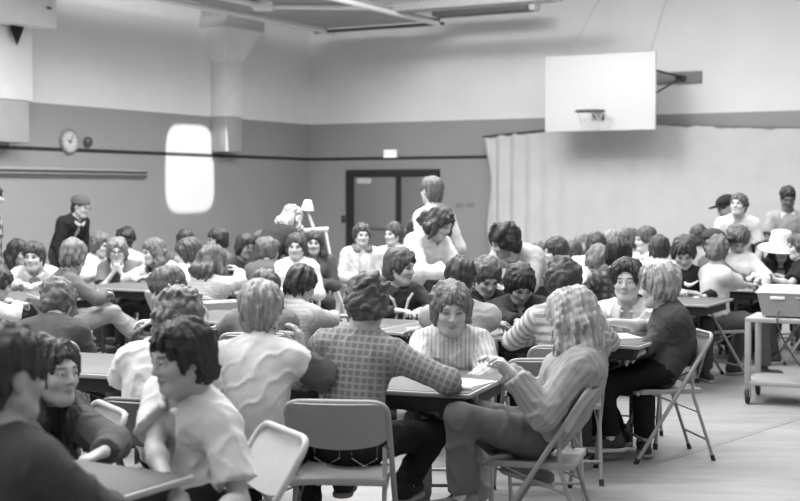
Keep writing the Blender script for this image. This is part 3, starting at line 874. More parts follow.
# text helper
def text_mesh(name, body, size, mat, parent, M_, extrude=.003):
    cu = bpy.data.curves.new('txt', 'FONT'); cu.body = body; cu.size = size; cu.extrude = extrude; cu.align_x = 'CENTER'; cu.align_y = 'CENTER'
    o = bpy.data.objects.new('txt', cu); LINK(o); bpy.context.view_layer.update()
    me = bpy.data.meshes.new_from_object(o.evaluated_get(bpy.context.evaluated_depsgraph_get())); bpy.data.objects.remove(o)
    me.transform(M_); me.name = name
    return obj(name, me, mat, parent)
def bM(t, z, d): return Matrix(((U[0], 0, -V[0], CORNER[0] + U[0] * t - V[0] * d), (U[1], 0, -V[1], CORNER[1] + U[1] * t - V[1] * d), (0, 1, 0, z), (0, 0, 0, 1)))
# exit sign
ex = thing('exit_sign', 'small glowing white exit sign above the dark double doors', 'sign')
et0, et1 = t_of(385, 154), t_of(398.5, 154); ez0, ez1 = on_back(391, 158)[2], on_back(391, 149.5)[2]
fm = MB(); bx(fm, et0, et1, ez0, ez1, .0, .07, .008); fm.build('sign_box', plain('sign_box', .5, .5), ex)
m, nt, b = newmat('sign_face'); b.inputs['Base Color'].default_value = (.8, .8, .8, 1); b.inputs['Emission Color'].default_value = (1, 1, 1, 1); b.inputs['Emission Strength'].default_value = .75
fm = MB(); bx(fm, et0 + .012, et1 - .012, ez0 + .012, ez1 - .012, .07, .074); fm.build('lit_face', m, ex)
text_mesh('sign_lettering', 'EXIT', .13, plain('sign_letter', .42, .6), ex, bM((et0 + et1) / 2, (ez0 + ez1) / 2, .0745), .001)
# light switch beside the door, small painted letters on the wall
sw = thing('light_switch', 'small dark switch plate on the wall left of the double doors', 'switch')
st = t_of(343.5, 219); sz = on_back(343.5, 219)[2]
fm = MB(); bx(fm, st - .045, st + .045, sz - .07, sz + .07, 0, .012, .004); fm.build('plate', plain('switch_plate', .05, .5), sw)
fm = MB(); bx(fm, st - .01, st + .01, sz - .02, sz + .02, .012, .022, .003); fm.build('toggle', plain('switch_toggle', .12, .5), sw)
for k, (px, tx) in enumerate(((459.5, 'so'), (470.5, 'so'))):
    tt = t_of(px, 205); zz = on_back(px, 204.5)[2]
    me = text_mesh('wall_lettering', tx, .17, plain('wall_letter', .13, .7), None, bM(tt, zz, .004), .002)
    tag(me, ['faint grey letters painted on the wall right of the doors, nearer the doors', 'faint grey letters painted on the wall right of the doors, nearer the white curtain'][k], 'lettering', 'painted wall letters')

# white curtain along the back wall
ct0 = t_of(483, 200, .25); ct1 = t_of(800, 200, .25) + .5
top_px = [(483, 138), (505, 135.5), (545, 131.5), (600, 128.5), (657, 125.5), (690, 126.5), (735, 128), (765, 128.5), (800, 129), (830, 129)]
tops = sorted((t_of(x, y, .25), float(on_back(x, y, .25)[2])) for x, y in top_px)
tx_, tz_ = [a for a, c in tops], [c for a, c in tops]
def cur(u, v):
    t = ct0 + (ct1 - ct0) * u; zt = float(np.interp(t, tx_, tz_)) + .018 * math.sin(t * 9.0) + .012 * math.sin(t * 23)
    z = .12 + (zt - .12) * v
    lead = math.exp(-((t - ct0) / 1.1) ** 2)
    d = .25 + (.005 + .05 * lead) * math.sin(t * 21 + 1.5 * math.sin(t * 1.7)) * (1 - .3 * v) + .008 * math.sin(t * 3.1 + z * .8)
    edge = math.exp(-((t - ct0) / .12) ** 2) * (.09 * math.sin((zt - z) * 3.0) + .16 * max(0, min(1, (zt - z - .35) * 1.2)) )
    t += edge
    p = CORNER + U * t - V * d
    return (p[0], p[1], z)
mb = MB(); mb.grid(cur, 260, 24); mb.thicken(.006)
cu_ = mb.build('curtain', plain('curtain_cloth', .52, .9, noise=.05, scale=3), smooth=True)
tag(cu_, 'long white cloth curtain hung along the back wall behind the right-hand tables', 'curtain')
rp = MB(); rp.tube([CORNER + U * t - V * .25 + Zv * (z + .015) for t, z in tops if t < t_of(551, 130, .25)] , .022, 8)
o = rp.build('rail', plain('rail_dark', .06, .5), cu_)
rp = MB(); rp.tube([CORNER + U * t - V * .25 + Zv * (z + .02) for t, z in tops if t > t_of(650, 125, .25)], .014, 8); rp.build('rail', plain('rail_grey', .16, .5), cu_)

# basketball board
BD = 1.35
bl, br = t_of(545, 95, BD), t_of(655.5, 95, BD)
bz1 = float(on_back(545.5, 57, BD)[2]); bz0 = float(on_back(545.5, 132, BD)[2])
hoop = thing('basketball_backboard', 'white rectangular basketball backboard with hoop on the right-hand back wall', 'basketball hoop')
M_white = plain('board_white', .62, .5, noise=.02)
fm = MB(); bx(fm, bl, br, bz0, bz1, BD - .05, BD, .01); fm.build('board', M_white, hoop)
rt = t_of(592, 110, BD + .3); rz_ = float(on_back(592, 111, BD + .4)[2])
rc_ = CORNER + U * rt - V * (BD + .15 + .2286)
fm = MB(); fm.tube([rc_ + U * .2286 * math.cos(a) + V * .2286 * math.sin(a) + Zv * rz_ for a in np.linspace(0, 2 * PI, 29)[:-1]], .016, 8, closed=True)
rim = fm.build('rim', plain('rim_paint', .07, .5), hoop)
fm = MB(); bx(fm, rt - .10, rt + .10, rz_ - .13, rz_ + .02, BD, BD + .05, .01); bx(fm, rt - .07, rt + .07, rz_ - .02, rz_ + .005, BD + .04, BD + .17, .005); fm.build('rim_bracket', plain('rim_paint', .07, .5), rim)
fm = MB()
for k in range(12):
    for dr_ in (1, -1):
        pts = []
        for j in range(6):
            a = 2 * PI * (k + dr_ * j * .5) / 12; r = .222 - .085 * (j / 5) ** .7
            pts.append(rc_ + U * r * math.cos(a) + V * r * math.sin(a) + Zv * (rz_ - .008 - .30 * j / 5))
        fm.tube(pts, .0035, 5)
fm.build('net', plain('net_cord', .62, .8), rim)
# wall-mount: struts and the grey pad board on the wall
STEEL = plain('painted_steel', .2, .5)
fm = MB()
wz = float(on_back(690, 77)[2])
pt1 = t_of(655, 77); pt2 = t_of(702, 77); 
bx(fm, pt1 - 1.5, pt2, float(on_back(702, 83)[2]), float(on_back(702, 71)[2]), 0, .06, .005)
fm.build('wall_plank', plain('wall_plank', .18, .6), hoop)
tb = t_of(684, 78)
fm = MB()
for t_ in (tb, tb - 1.4):
    w_ = CORNER + U * t_ + Zv * wz - V * .06
    fm.tube([w_, CORNER + U * (rt + (t_ - rt) * .55) - V * (BD - .05) + Zv * (wz + .12)], .022, 8)
    fm.tube([w_ - Zv * .0, CORNER + U * (rt + (t_ - rt) * .55) - V * (BD - .05) + Zv * (wz - .55)], .018, 8)
fm.tube([CORNER + U * (tb - .1) + Zv * wz - V * .09, CORNER + U * (tb + .05) + Zv * (wz - .03) - V * .09], .05, 8)
fm.build('wall_strut', plain('strut_dark', .05, .5), hoop)
fm = MB()
for px, py, off in ((600, -2, .3), (667, -2, .3)):
    e_ = on_back(px, py, off); fm.tube([CORNER + U * (bl + (.4 if px < 650 else br - bl - .1)) - V * (BD - .03) + Zv * bz1, e_ ], .007, 6)
fm.build('stay_cable', plain('cable', .5, .5), hoop)

# ---- left wall: air duct with a flared hood, box heater, clock, bell, ledge
DUCT = plain('duct_paint', .74, .6, noise=.04, scale=4); DUCTD = plain('duct_paint_lower', .36, .6, noise=.04, scale=4)
def lp(s, d, z): return CORNER - V * s + U * d + Zv * z
def px_of(p): 
    return 400 + FPX * p[0] / (p[1] * math.cos(PITCH) - (p[2] - EYE) * math.sin(PITCH))
def protrude(s_, px, z):
    lo_, hi_ = 0.0, 3.0
    for _ in range(40):
        m_ = (lo_ + hi_) / 2
        if px_of(lp(s_, m_, z)) < px: lo_ = m_
        else: hi_ = m_
    return lo_
ds1 = s_of(211, 100, 0); dd = protrude(ds1, 226, 3.2); ds0 = s_of(242, 100, dd)
ht1 = s_of(200, 28, 0); dt = protrude(ht1, 226.5, 4.2); ht0 = s_of(263, 30, dt)
zb = float(on_left(228, 152, dd * .5)[2]); zt0 = float(on_left(211, 62, 0)[2]); zt1 = float(on_left(200, 28, 0)[2]); zt2 = float(on_left(200, 17, 0)[2])
dk = thing('air_duct', 'boxed air duct with flared hood on the left wall near the corner', 'duct')
fm = MB(); lx(fm, ds0, ds1, zb, ZS, 0, dd, .01); fm.build('lower_duct', DUCTD, dk)
fm = MB(); lx(fm, ds0, ds1, ZS, zt0, 0, dd, .01); fm.build('duct_shaft', DUCT, dk)
hw = .42
fm = MB()
lo_ = [lp(ds0, 0, zt0), lp(ds1, 0, zt0), lp(ds1, dd, zt0), lp(ds0, dd, zt0)]
hi_ = [lp(ht0, 0, zt1), lp(ht1, 0, zt1), lp(ht1, dt, zt1), lp(ht0, dt, zt1)]
a_ = [fm.bm.verts.new(Vector(p)) for p in lo_]; c_ = [fm.bm.verts.new(Vector(p)) for p in hi_]
fm.bm.faces.new(a_); fm.bm.faces.new(c_)
for i in range(4): fm.bm.faces.new((a_[i], a_[(i + 1) % 4], c_[(i + 1) % 4], c_[i]))
fm.build('duct_hood', DUCT, dk, smooth=False)
fm = MB(); lx(fm, ht0 - .02, ht1 + .02, zt1, zt2, 0, dt + .02, .01); fm.build('hood_band', plain('duct_band', .52, .6), dk)
fm = MB(); lx(fm, ht0 + .03, ht1 - .03, zt2, HALL_H, 0, dt - .03, .01); fm.build('upper_duct', plain('duct_upper', .48, .6), dk)
# heater box top left
hb = thing('wall_heater', 'big pale box ventilator high on the left wall, cut by the photo edge', 'ventilator')
hd = .75; hs1 = s_of(57, 14, hd)
hz0 = float(on_left(57, 28.5, hd)[2])
fm = MB(); lx(fm, hs1, hs1 + 2.6, hz0, hz0 + 1.6, 0, hd, .015); fm.build('cabinet', DUCT, hb)
fm = MB(); lx(fm, hs1 - .10, hs1 - .012, hz0 + .22, hz0 + 1.5, 0, .18, .01); fm.build('side_flange', plain('flange', .22, .6), hb)
fm = MB(); lx(fm, hs1 + .12, hs1 + .2, hz0 + .25, hz0 + .28, hd, hd + .02, .005); fm.build('latch', plain('latch', .05, .6), hb)
ld = thing('air_duct', 'wide flat air duct below the box ventilator at the left edge', 'duct')
lz = float(on_left(14, 142, .38)[2]); ls1 = s_of(33, 85, .40) - .12
fm = MB(); lx(fm, ls1 + .12, ls1 + 1.9, ZS - .02, hz0, 0, .40, .01); fm.build('upper_panel', DUCT, ld)
fm = MB(); lx(fm, ls1 + .18, ls1 + 1.85, lz, ZS - .02, 0, .38, .01); fm.build('lower_panel', DUCTD, ld)
fm = MB(); fm.tube(fillet([lp(ls1 - .02, .05, hz0 + .05), lp(ls1 - .02, .05, ZS + .05), lp(ls1 - .02, .05, ZS - .06), lp(ls1 + .1, .03, ZS - .12)], .05), .022, 8); fm.build('conduit', plain('conduit', .25, .5), ld)
pn = thing('pennant', 'black pointed pennant hanging below the box ventilator at top left', 'pennant')
a0 = on_left(10.5, 25, .47); a1 = on_left(22.5, 25.5, .47); a2 = on_left(16.5, 45, .47)
fm = MB(); fm.prism([a0, a1, a1 - Zv * .05, a2, a0 - Zv * .05], tuple(U * .02)); fm.build('cloth', plain('black_cloth', .008, .9), pn, smooth=False)
# clock
ck = thing('wall_clock', 'round white-faced clock on the left wall just above the dark stripe', 'clock')
cp = on_left(68, 141.5, .0); r_ = .19
Mc = Matrix(((-V[0], 0, U[0], cp[0]), (-V[1], 0, U[1], cp[1]), (0, 1, 0, cp[2]), (0, 0, 0, 1)))
MB().lathe([(.0, 0), (r_, 0), (r_, .04), (r_ - .02, .055), (r_ - .035, .04), (0, .04)], 40, Mc).build('clock_case', plain('clock_case', .22, .4), ck)
MB().lathe([(0, .042), (r_ - .036, .042), (r_ - .036, .046), (0, .046)], 40, Mc).build('dial', plain('clock_dial', .55, .5), ck)
for an, ln, w in ((75, .075, .012), (-35, .12, .008)):
    fm = MB(); A = math.radians(an); d_ = Vector((math.sin(A), math.cos(A), 0)); x_ = Vector((d_.y, -d_.x, 0))
    fm.prism([Mc @ (Vector((0, 0, .048)) + x_ * w * k + d_ * y) for k, y in ((-1, -.03), (1, -.03), (.4, ln), (-.4, ln))], tuple(U * .004)); fm.build('clock_hand', DARK, ck)
fm = MB()
for k in range(12):
    A = k * PI / 6; d_ = Vector((math.sin(A), math.cos(A), 0)); x_ = Vector((d_.y, -d_.x, 0))
    fm.prism([Mc @ (Vector((0, 0, .046)) + x_ * .006 * a + d_ * y) for a, y in ((-1, .12), (1, .12), (1, .145), (-1, .145))], tuple(U * .003))
fm.build('hour_marks', DARK, ck)
be = thing('alarm_bell', 'small dark round bell on the left wall beside the clock', 'bell')
cp = on_left(86, 142, 0); Mb = Matrix(((-V[0], 0, U[0], cp[0]), (-V[1], 0, U[1], cp[1]), (0, 1, 0, cp[2]), (0, 0, 0, 1)))
MB().lathe([(0, .03), (.07, .03), (.082, .04), (.07, .075), (.035, .095), (0, .10)], 28, Mb).build('gong', plain('bell_gong', .07, .35), be)
MB().box((-.045, -.10, 0), (.045, .045, .03), .006, Mb).build('back_box', plain('bell_box', .22, .6), be)
# ledge
lg = thing('wall_ledge', 'long narrow pale ledge with dark grooves low on the left wall', 'ledge')
e0 = s_of(144.5, 175); zA = float(on_left(100, 168.5)[2]); zB = float(on_left(100, 177.5)[2])
fm = MB(); lx(fm, e0, e0 + 9, zB, zA, 0, .05, .008); fm.build('board', plain('ledge_board', .36, .55), lg)
zC = float(on_left(100, 171.8)[2]); zD = float(on_left(100, 175.6)[2])
fm = MB(); lx(fm, e0 + .02, e0 + 9, zC - .012, zC + .012, .05, .075); lx(fm, e0 + .02, e0 + 9, zD - .012, zD + .012, .05, .075); fm.build('groove_strip', plain('groove', .055, .6), lg)
# ceiling-hung frame (folded backstop) near the corner
ZF = 4.62
def cz(px, py): return at_z(px, py, ZF)
c1 = cz(326, 31.5); c2 = c1 + U * 2.35; c0 = c1 - V * 9.0; c3 = c2 - V * 9.0
fr_ = thing('ceiling_frame', 'pale tube frame with grey panel hung from the ceiling above the corner', 'frame')
fm = MB(); fm.prism([tuple(p + Zv * .06) for p in (c0, c1, c2, c3)], (0, 0, .03)); fm.build('panel', plain('frame_panel', .42, .8, noise=.1, scale=2), fr_, smooth=False)
TUBE = plain('tube_paint', .85, .5)
fm = MB(); fm.tube([c0, c1 + V * .25], .045, 10); fm.build('side_tube', TUBE, fr_)
fm = MB(); fm.tube([c3, c2 + V * .12], .045, 10); fm.build('side_tube', TUBE, fr_)
fm = MB(); fm.tube([c1 - U * .25, c2 + U * .1], .03, 10); fm.build('end_tube', plain('tube_dark', .1, .5), fr_)
mid0 = c1 + U * .95 - V * 3.4
fm = MB(); fm.tube([c1 + U * .95 - V * 9, mid0], .05, 10); fm.build('cross_tube', TUBE, fr_)
fm = MB(); fm.tube([mid0 - U * .2, c2 - V * 2.4], .045, 10); fm.build('cross_tube', TUBE, fr_)
fm = MB(); fm.box((-.16, -.12, -.08), (.16, .12, .10), .03, Matrix.Translation(Vector(mid0))); fm.build('clamp', TUBE, fr_)
fm = MB()
for p in (c0 + V * 2, c1, c2, mid0): fm.tube([p, (p[0], p[1], HALL_H)], .025, 8)
fm.build('hanger_rod', plain('hanger', .3, .5), fr_)
# two long lamp housings by the back wall
for k, (x0, y0, x1, dep, zz, hh, lab) in enumerate(((387, 13.5, 529, 22.6, 4.70, .14, 'long pale light fixture under the ceiling, the upper of two near the back wall'),
                                              (436, 17.5, 518, 23.6, 4.72, .16, 'shorter dark light fixture under the ceiling, below the long pale one'))):
    p0 = at(x0, y0, dep); p1 = p0 + U * ((x1 - x0) / FPX * dep / .80)
    fx = thing('ceiling_fixture', lab, 'light fixture')
    Mx = Matrix(((U[0], V[0], 0, p0[0]), (U[1], V[1], 0, p0[1]), (0, 0, 1, p0[2]), (0, 0, 0, 1))); ln = float(np.linalg.norm(p1 - p0))
    MB().box((0, -.18, 0), (ln, .18, hh), .02, Mx).build('housing', plain('fixture_a', .42, .6) if k == 0 else plain('fixture_b', .13, .6), fx)
    MB().box((ln, -.15, -.01), (ln + .12, .15, hh - .02), .04, Mx).build('end_cap', plain('fixture_cap', .7, .5), fx)
    fm = MB()
    for t_ in (.2, .8):
        q_ = p0 + U * ln * t_; fm.tube([(q_[0], q_[1], q_[2] + hh), (q_[0], q_[1], HALL_H)], .012, 6)
    fm.build('hanger_rod', plain('hanger', .3, .5), fx)

# ------------------------------------------------------------------ tables and chairs
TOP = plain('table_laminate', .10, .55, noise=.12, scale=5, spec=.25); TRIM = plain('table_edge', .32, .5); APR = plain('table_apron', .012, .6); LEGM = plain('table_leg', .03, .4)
def table(label, corner, ang, length=1.83, width=.76, h=.74, top=None, group='folding tables in the hall'):
    """corner: right front corner on the floor plan; ang: direction of the long side, degrees below the picture's horizontal"""
    e = np.array([math.cos(math.radians(ang)), -math.sin(math.radians(ang)), 0]); w = np.array([math.sin(math.radians(ang)), math.cos(math.radians(ang)), 0])
    c = np.array([corner[0], corner[1], 0]) - e * length / 2 + w * width / 2
    t = thing('folding_table', label, 'table', c, -math.radians(ang), group)
    a, b_ = length / 2, width / 2
    MB().box((-a + .012, -b_ + .012, h - .022), (a - .012, b_ - .012, h), .004).build('tabletop', top or TOP, t)
    MB().box((-a, -b_, h - .026), (a, b_, h - .004), .006).build('edge_trim', TRIM, t)
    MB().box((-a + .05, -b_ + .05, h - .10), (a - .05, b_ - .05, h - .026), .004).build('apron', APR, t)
    for sx in (1, -1):
        x = sx * (a - .28)
        for sy in (1, -1):
            MB().tube([(x, sy * (b_ - .09), h - .09), (x, sy * (b_ - .09), .0)], .014, 8).build('leg', LEGM, t)
        for q0, q1 in (((x, -b_ + .09, .12), (x, b_ - .09, .12)), ((x, 0, .55), (x - sx * .4, 0, h - .09)), ((x, -b_ + .09, .55), (x, b_ - .09, .55))): MB().tube([q0, q1], .010, 8).build('brace', LEGM, t)
    return t
CH_L = plain('chair_steel', .27, .42, 0.0, noise=.05); CH_D = plain('chair_steel_dark', .10, .4, 0.0, noise=.05); CH_P = plain('chair_steel_pale', .42, .42, 0.0, noise=.05)
def make_chair(mat, dark):
    t = thing('folding_chair', 'x', 'chair', group='steel folding chairs')
    w = .215
    def main(y): return None
    foot = (0.24, 0.0); top = (-.27, .80)
    def ml(z): k = z / .80; return foot[0] + (top[0] - foot[0]) * k
    pts = [(-w, ml(0.015), .015), (-w, ml(.44), .44), (-w, ml(.78) , .78), (w, ml(.78), .78), (w, ml(.44), .44), (w, ml(.015), .015)]
    pp = fillet([pts[0], pts[2], pts[3], pts[5]], .07, 6)
    MB().tube(pp, .0125, 10).build('main_frame', mat, t)
    # bowed back panel
    def bp(u, v):
        x = (u - .5) * 2 * (w - .004); e = 1 - (abs(u - .5) * 2) ** 2
        zlo = .60 - .035 * e; zhi = .778
        if abs(x) > w - .05:
            zhi -= .035 * ((abs(x) - (w - .05)) / .05) ** 2; zlo += .02 * ((abs(x) - (w - .05)) / .05)
        z = zlo + (zhi - zlo) * v
        return (x, ml(z) - .035 * e, z)
    mb = MB(); mb.grid(bp, 20, 8); mb.thicken(.006); mb.build('backrest', mat, t)
    # pressed seat pan with rolled edge
    def sp(u, v):
        x = (u - .5) * 2 * (.195 - .012 * v); y = -.185 + .41 * v
        z = .445 - .010 * (1 - ((u - .5) * 2) ** 2) * (1 - ((v - .5) * 2) ** 2) - .02 * max(0, v - .85) / .15
        return (x, y, z)
    mb = MB(); mb.grid(sp, 12, 12); mb.thicken(.012); seat = mb.build('seat', mat, t)
    fm = MB(); fm.box((-.197, -.19, .418), (-.183, .20, .446), .004); fm.box((.183, -.19, .418), (.197, .20, .446), .004); fm.box((-.19, .205, .41), (.19, .222, .432), .005); fm.box((-.195, -.196, .418), (.195, -.184, .446), .004); fm.build('seat_rim', mat, seat)
    rw = w - .024
    for sx in (1, -1):
        MB().tube([(sx * rw, ml(.57), .57), (sx * rw, -.14, .40), (sx * rw, -.27, .015)], .0105, 8).build('rear_leg', mat, t)
        MB().tube([(sx * (w - .01), ml(.57), .57), (sx * (rw - .005), ml(.57), .57)], .008, 8).build('hinge_pin', dark, t)
        MB().tube([(sx * w, ml(0.03), .03), (sx * w, ml(0), 0)], .016, 10).build('rubber_foot', dark, t)
        MB().tube([(sx * rw, -.262, .035), (sx * rw, -.274, 0)], .014, 10).build('rubber_foot', dark, t)
        MB().tube([(sx * (rw - .008), .14, .425), (sx * (rw - .008), -.175, .30)], .005, 6).build('side_link', mat, t)
    MB().tube([(-w, ml(.13), .13), (w, ml(.13), .13)], .009, 8).build('stretcher', mat, t)
    MB().tube([(-rw, -.235, .13), (rw, -.235, .13)], .009, 8).build('stretcher', mat, t)
    return t
RUB = plain('rubber', .02, .8)
CH0 = {'l': make_chair(CH_L, RUB), 'd': make_chair(CH_D, RUB), 'p': make_chair(CH_P, RUB)}
CH_USED = set()
def chair(kind, x, y, face, label):
    o = CH0[kind]
    if kind in CH_USED: o = copy_tree(o)
    CH_USED.add(kind)
    o.location = (x, y, 0); o.rotation_euler = (0, 0, math.radians(face) + PI); o['label'] = label
    return o

# ------------------------------------------------------------------ tables in their places
table('dark folding table at the front left with one bare corner showing', (-1.03, 3.62), 29, top=plain('table_laminate_b', .09, .6, noise=.12, scale=5, spec=.2))
table('long folding table where the checked-shirt man writes', (.314, 6.0), 20)
table('folding table at the left behind the laughing long-haired girl', (-1.425, 6.63), 20)
table('folding table in front of the pale polo shirt boy', (1.42, 7.9), 29)
table('folding table left of centre behind the fair-haired boy in the ringer T-shirt', (-.19, 8.79), 29)
table('folding table behind the empty right-hand aisle, in front of the dark jersey boy', (2.5, 10.8), 29)
table('folding table behind the steel cart with a cup on it', (3.38, 12.4), 29)
table('farthest folding table at right in front of the standing youths', (3.95, 14.5), 29)
table('folding table cut by the left edge of the photo', (-3.0, 11.06), 29)
table('folding table in front of the girl with clasped hands', (-1.55, 12.0), 29)

# ------------------------------------------------------------------ people
P = person
S, M_, W_ = 'short', 'mop', 'wavy'
# front rows
P('blurred man in dark jacket at the lower left corner, back to us', 6, 376, 3.5, 146, ('short', .03, .006), .06, ('table', 'table'), hf=140, res='n', pants=.03, sleeve='l', collar=('jacket', .07), short='man at the lower left corner', s=.88, jacket=None, hs=1.03)
P('laughing girl with long dark hair and open dark jacket at the lower left', 53, 373, 5.0, -35, ('wavy', .045, -.004, .30), .45, (('w', 40, 455, 4.75, (.5, -.5, 0)), ('w', 104, 452, 4.75, (-.6, -.6, -.2), (.8, .4, -.3))), hf=54, hp=0, res='n', jacket=.085, fem=True, sk=.45, eyes=True, short='laughing long-haired girl', fringe=.014, open_=1.3, slouch=45, leandir=25, pants=.06, chair_face=-60)
P('boy with dark mop hair and open-necked white short-sleeved shirt in the left foreground', 181, 358, 4.5, -45, (M_, .022, -.001), .70, (('w', 168, 494, 4.25, (.4, -.4, -.5), (-.9, .2, -.6)), ('w', 205, 515, 4.2, (-.6, -.5, -.2), (.5, .2, -1))), hf=-52, hp=10, res='n', sleeve='s', collar=('polo', .74), vneck=.16, pants=.02, hs=1.0, sk=.42, eyes=True, short='white-shirted foreground boy', hem=.10, slouch=46, leandir=-5)
P('youth with big curly greying hair and white shirt, back to us, behind the mop-haired boy', 180, 320, 5.85, 165, ('curly', .13, .004), .66, ('table', 'table'), hf=170, res='n', sleeve='s', leandir=140, pants=.04, short='curly youth in white')
P('fair-haired boy in pale ringer T-shirt with dark sleeves, back to us, hand on cheek', 262, 312, 5.9, 172, ('short', .24, .010), .64, (('w', 301, 352, 6.0, (-.1, .1, 1), (1.3, -.5, -1), (-.8, .3, 0)), 'table'), hf=165, res='n', sleeve='s', ringer=(.10, .16), pants=.03, sk=.42, short='fair-haired ringer T-shirt boy', chair=True)
P('man in checked shirt and dark jeans, back to us, writing at the table', 368, 304, 6.03, 168, ('curly', .07, -.010), .16, (('w', 452, 388, 6.12, (1, .25, -.1), (.9, -.5, -.3)), ('w', 345, 372, 6.3, (.3, .6, 0))), hf=160, hp=26, res='n', pat='plaid', pants=.018, pocket=True, collar=('crew', .2), short='man in the checked shirt', chair_face=170, leandir=140, slouch=8, hem=-.13, shoe=.03,
  legs={1: (at(404, 437, 6.05), at(405, 484, 6.1), (.4, .9, 0)), -1: (at(325, 436, 6.1), at(352, 488, 5.9), (.1, 1, 0))})
P('girl in pale blouse with a round collar looking down, facing us across the table', 451, 309, 6.95, -4, ('feather', .13, -.006), .52, (('w', 426, 388, 6.55, (.5, -.7, 0)), ('w', 470, 384, 6.6, (-.5, -.7, 0))), hf=4, hp=13, res='n', fem=True, hs=1.1, collar=('polo', .66), pat='pinstripe', sk=.42, sink=.06, short='girl in the round-collared blouse', pants=.3)
P('woman with long wavy fair hair in a pale blouse, sitting sideways at the table end', 570, 320, 6.1, -98, (W_, .34, .004, .24), .25, (('w', 503, 370, 6.15, (-.6, -.1, .6), (.3, .2, -.6)), ('w', 513, 374, 5.9, (-.6, .1, .7), (.25, -.1, -1))), hf=-125, hp=14, res='n', fem=True, sleeve='l', ease=.036, pat='gather', pants=.11, sk=.5, short='woman with long fair hair', chair_face=-106, hem=-.05, sock=.7, shoe=.16, sole=.4, lean=-1,
  legs={1: (at(452, 408, 6.2), at(535, 474, 6.3), (.9, -.2, -.25)), -1: (at(447, 414, 5.85), at(462, 497, 5.9), (-1, -.2, 0))})
P('girl with straight fair hair in dark sweater and black trousers, seated in profile facing left', 657, 287, 8.3, -88, ('feather', .26, .0), .06, (('w', 640, 354, 8.05, (-.9, .0, -.3), (.3, -.2, -1)), ('w', 633, 350, 8.45, (-.9, .1, -.2), (.3, .2, -1))), hf=-112, hp=8, res='n', fem=True, pants=.010, sk=.5, short='girl in the dark sweater', chair_face=-80, slouch=56, s=.89, shoe=.05, sole=.5, sock=.8, hs=1.04,
  legs={1: (at(603, 384, 8.45), at(618, 433, 8.5), (-1, -.1, 0)), -1: (at(600, 388, 8.15), at(612, 438, 8.15), (-1, -.15, 0))})
P('dark-haired boy in white polo shirt leaning on his crossed arms, looking at us', 627, 282, 8.75, -18, ('short', .02, .016), .66, (('w', 604, 322, 8.4, (-.9, -.3, 0)), ('w', 612, 322, 8.45, (-.9, -.2, 0), (1, 0, -.2))), hf=-18, hp=0, res='n', sleeve='s', collar=('polo', .72), vneck=.10, shoulder_stripe=.3, sk=.44, eyes=True, short='white polo boy', fringe=.02, hs=1.09, s=1.02, slouch=52, sink=.10, pants=.02)
# third row
P('youth in dark tracksuit top with pale zip and stripes, looking right', 400, 267, 9.9, 20, (M_, .06), .05, ('table', 'table'), hf=62, hp=8, res='m', collar=('jacket', .06), piping=.6, sk=.5, short='tracksuit youth', fringe=.012, ringer=None, hs=1.08)
P('dark-haired person in pale jacket, back to us, hidden behind the round-collared blouse girl', 460, 281, 8.25, 178, ('short', .025, .012), .30, (('w', 402, 333, 8.5, (-.4, .9, 0)), ('w', 512, 326, 8.6, (.6, .7, 0))), hf=175, hp=20, res='m', collar=('jacket', .32), pants=.05, short='person in the pale jacket', s=1.02)
P('youth in dark jacket bowing his curly head, facing us at the middle table', 487, 277, 9.75, 10, ('curly', .075, -.008), .05, ('table', 'table'), hf=18, hp=34, res='m', collar=('jacket', .03), vneck=.1, sk=.46, sink=.08, short='bowed youth in dark jacket', jacket=.018, hs=1.08)
P('boy with thick dark hair bent low over the middle table, facing us, hands folded', 521, 284, 9.4, -10, ('bowl', .018), .40, (('w', 518, 322, 9.05, (.6, -.4, 0)), ('w', 530, 322, 9.0, (-.6, -.4, 0))), hf=12, hp=42, res='m', sk=.4, collar=('jacket', .03), jacket=.03, sink=.08, short='boy bent low with folded hands', hs=1.08)
P('curly dark-haired youth in striped shirt, back to us, behind the woman with long fair hair', 563, 283, 7.8, 178, ('curly', .04), .52, ('table', 'table'), hf=180, res='m', pat='stripe', sleeve='l', short='striped-shirt youth', pants=.05)
P('person with smooth dark crown, back to us, just behind the fair-haired ringer boy', 264, 291, 8.5, 176, ('bowl', .06), .16, ('table', 'table'), hf=176, hp=20, res='m', short='smooth dark-haired person', pants=.05)
P('dark-haired youth in pale mottled shirt leaning right on the table, back to us', 301, 285, 8.6, 150, (M_, .022, -.004), .48, (('w', 347, 316, 9.2, (.8, .5, 0), (.6, -.3, -.4)), 'table'), hf=130, hp=24, res='m', sleeve='l', short='mottled-shirt youth', pants=.05, pat='knit')
P('brown-haired boy seen in profile facing left with bowed head, left of the pale folding chair', 167, 289, 8.7, -115, ('bowl', .075), .3, ('table', 'lap'), hf=-105, hp=20, res='m', sk=.52, short='brown-haired boy in profile', pants=.05, hs=1.1)
P('curly-haired man in dark grey jacket, back to us, at the left', 58, 301, 8.1, 178, ('curly', .11, -.006), .075, ('lap', 'lap'), hf=170, hp=20, slouch=54, res='m', short='curly man in dark grey jacket', hem=.16, pants=.03)
P('man in grey jacket and pale jeans turned away to the right, smooth shiny brown hair', 74, 257, 11.3, 120, ('bowl', .12), .11, ('table', 'table'), hf=150, hp=20, res='m', pants=.22, short='man in grey jacket and pale jeans', hs=1.1, legs={1: (at(140, 303, 11.2), at(135, 336, 11.25), (1, .2, 0)), -1: (at(137, 300, 11.55), at(140, 332, 11.6), (1, .3, 0))})
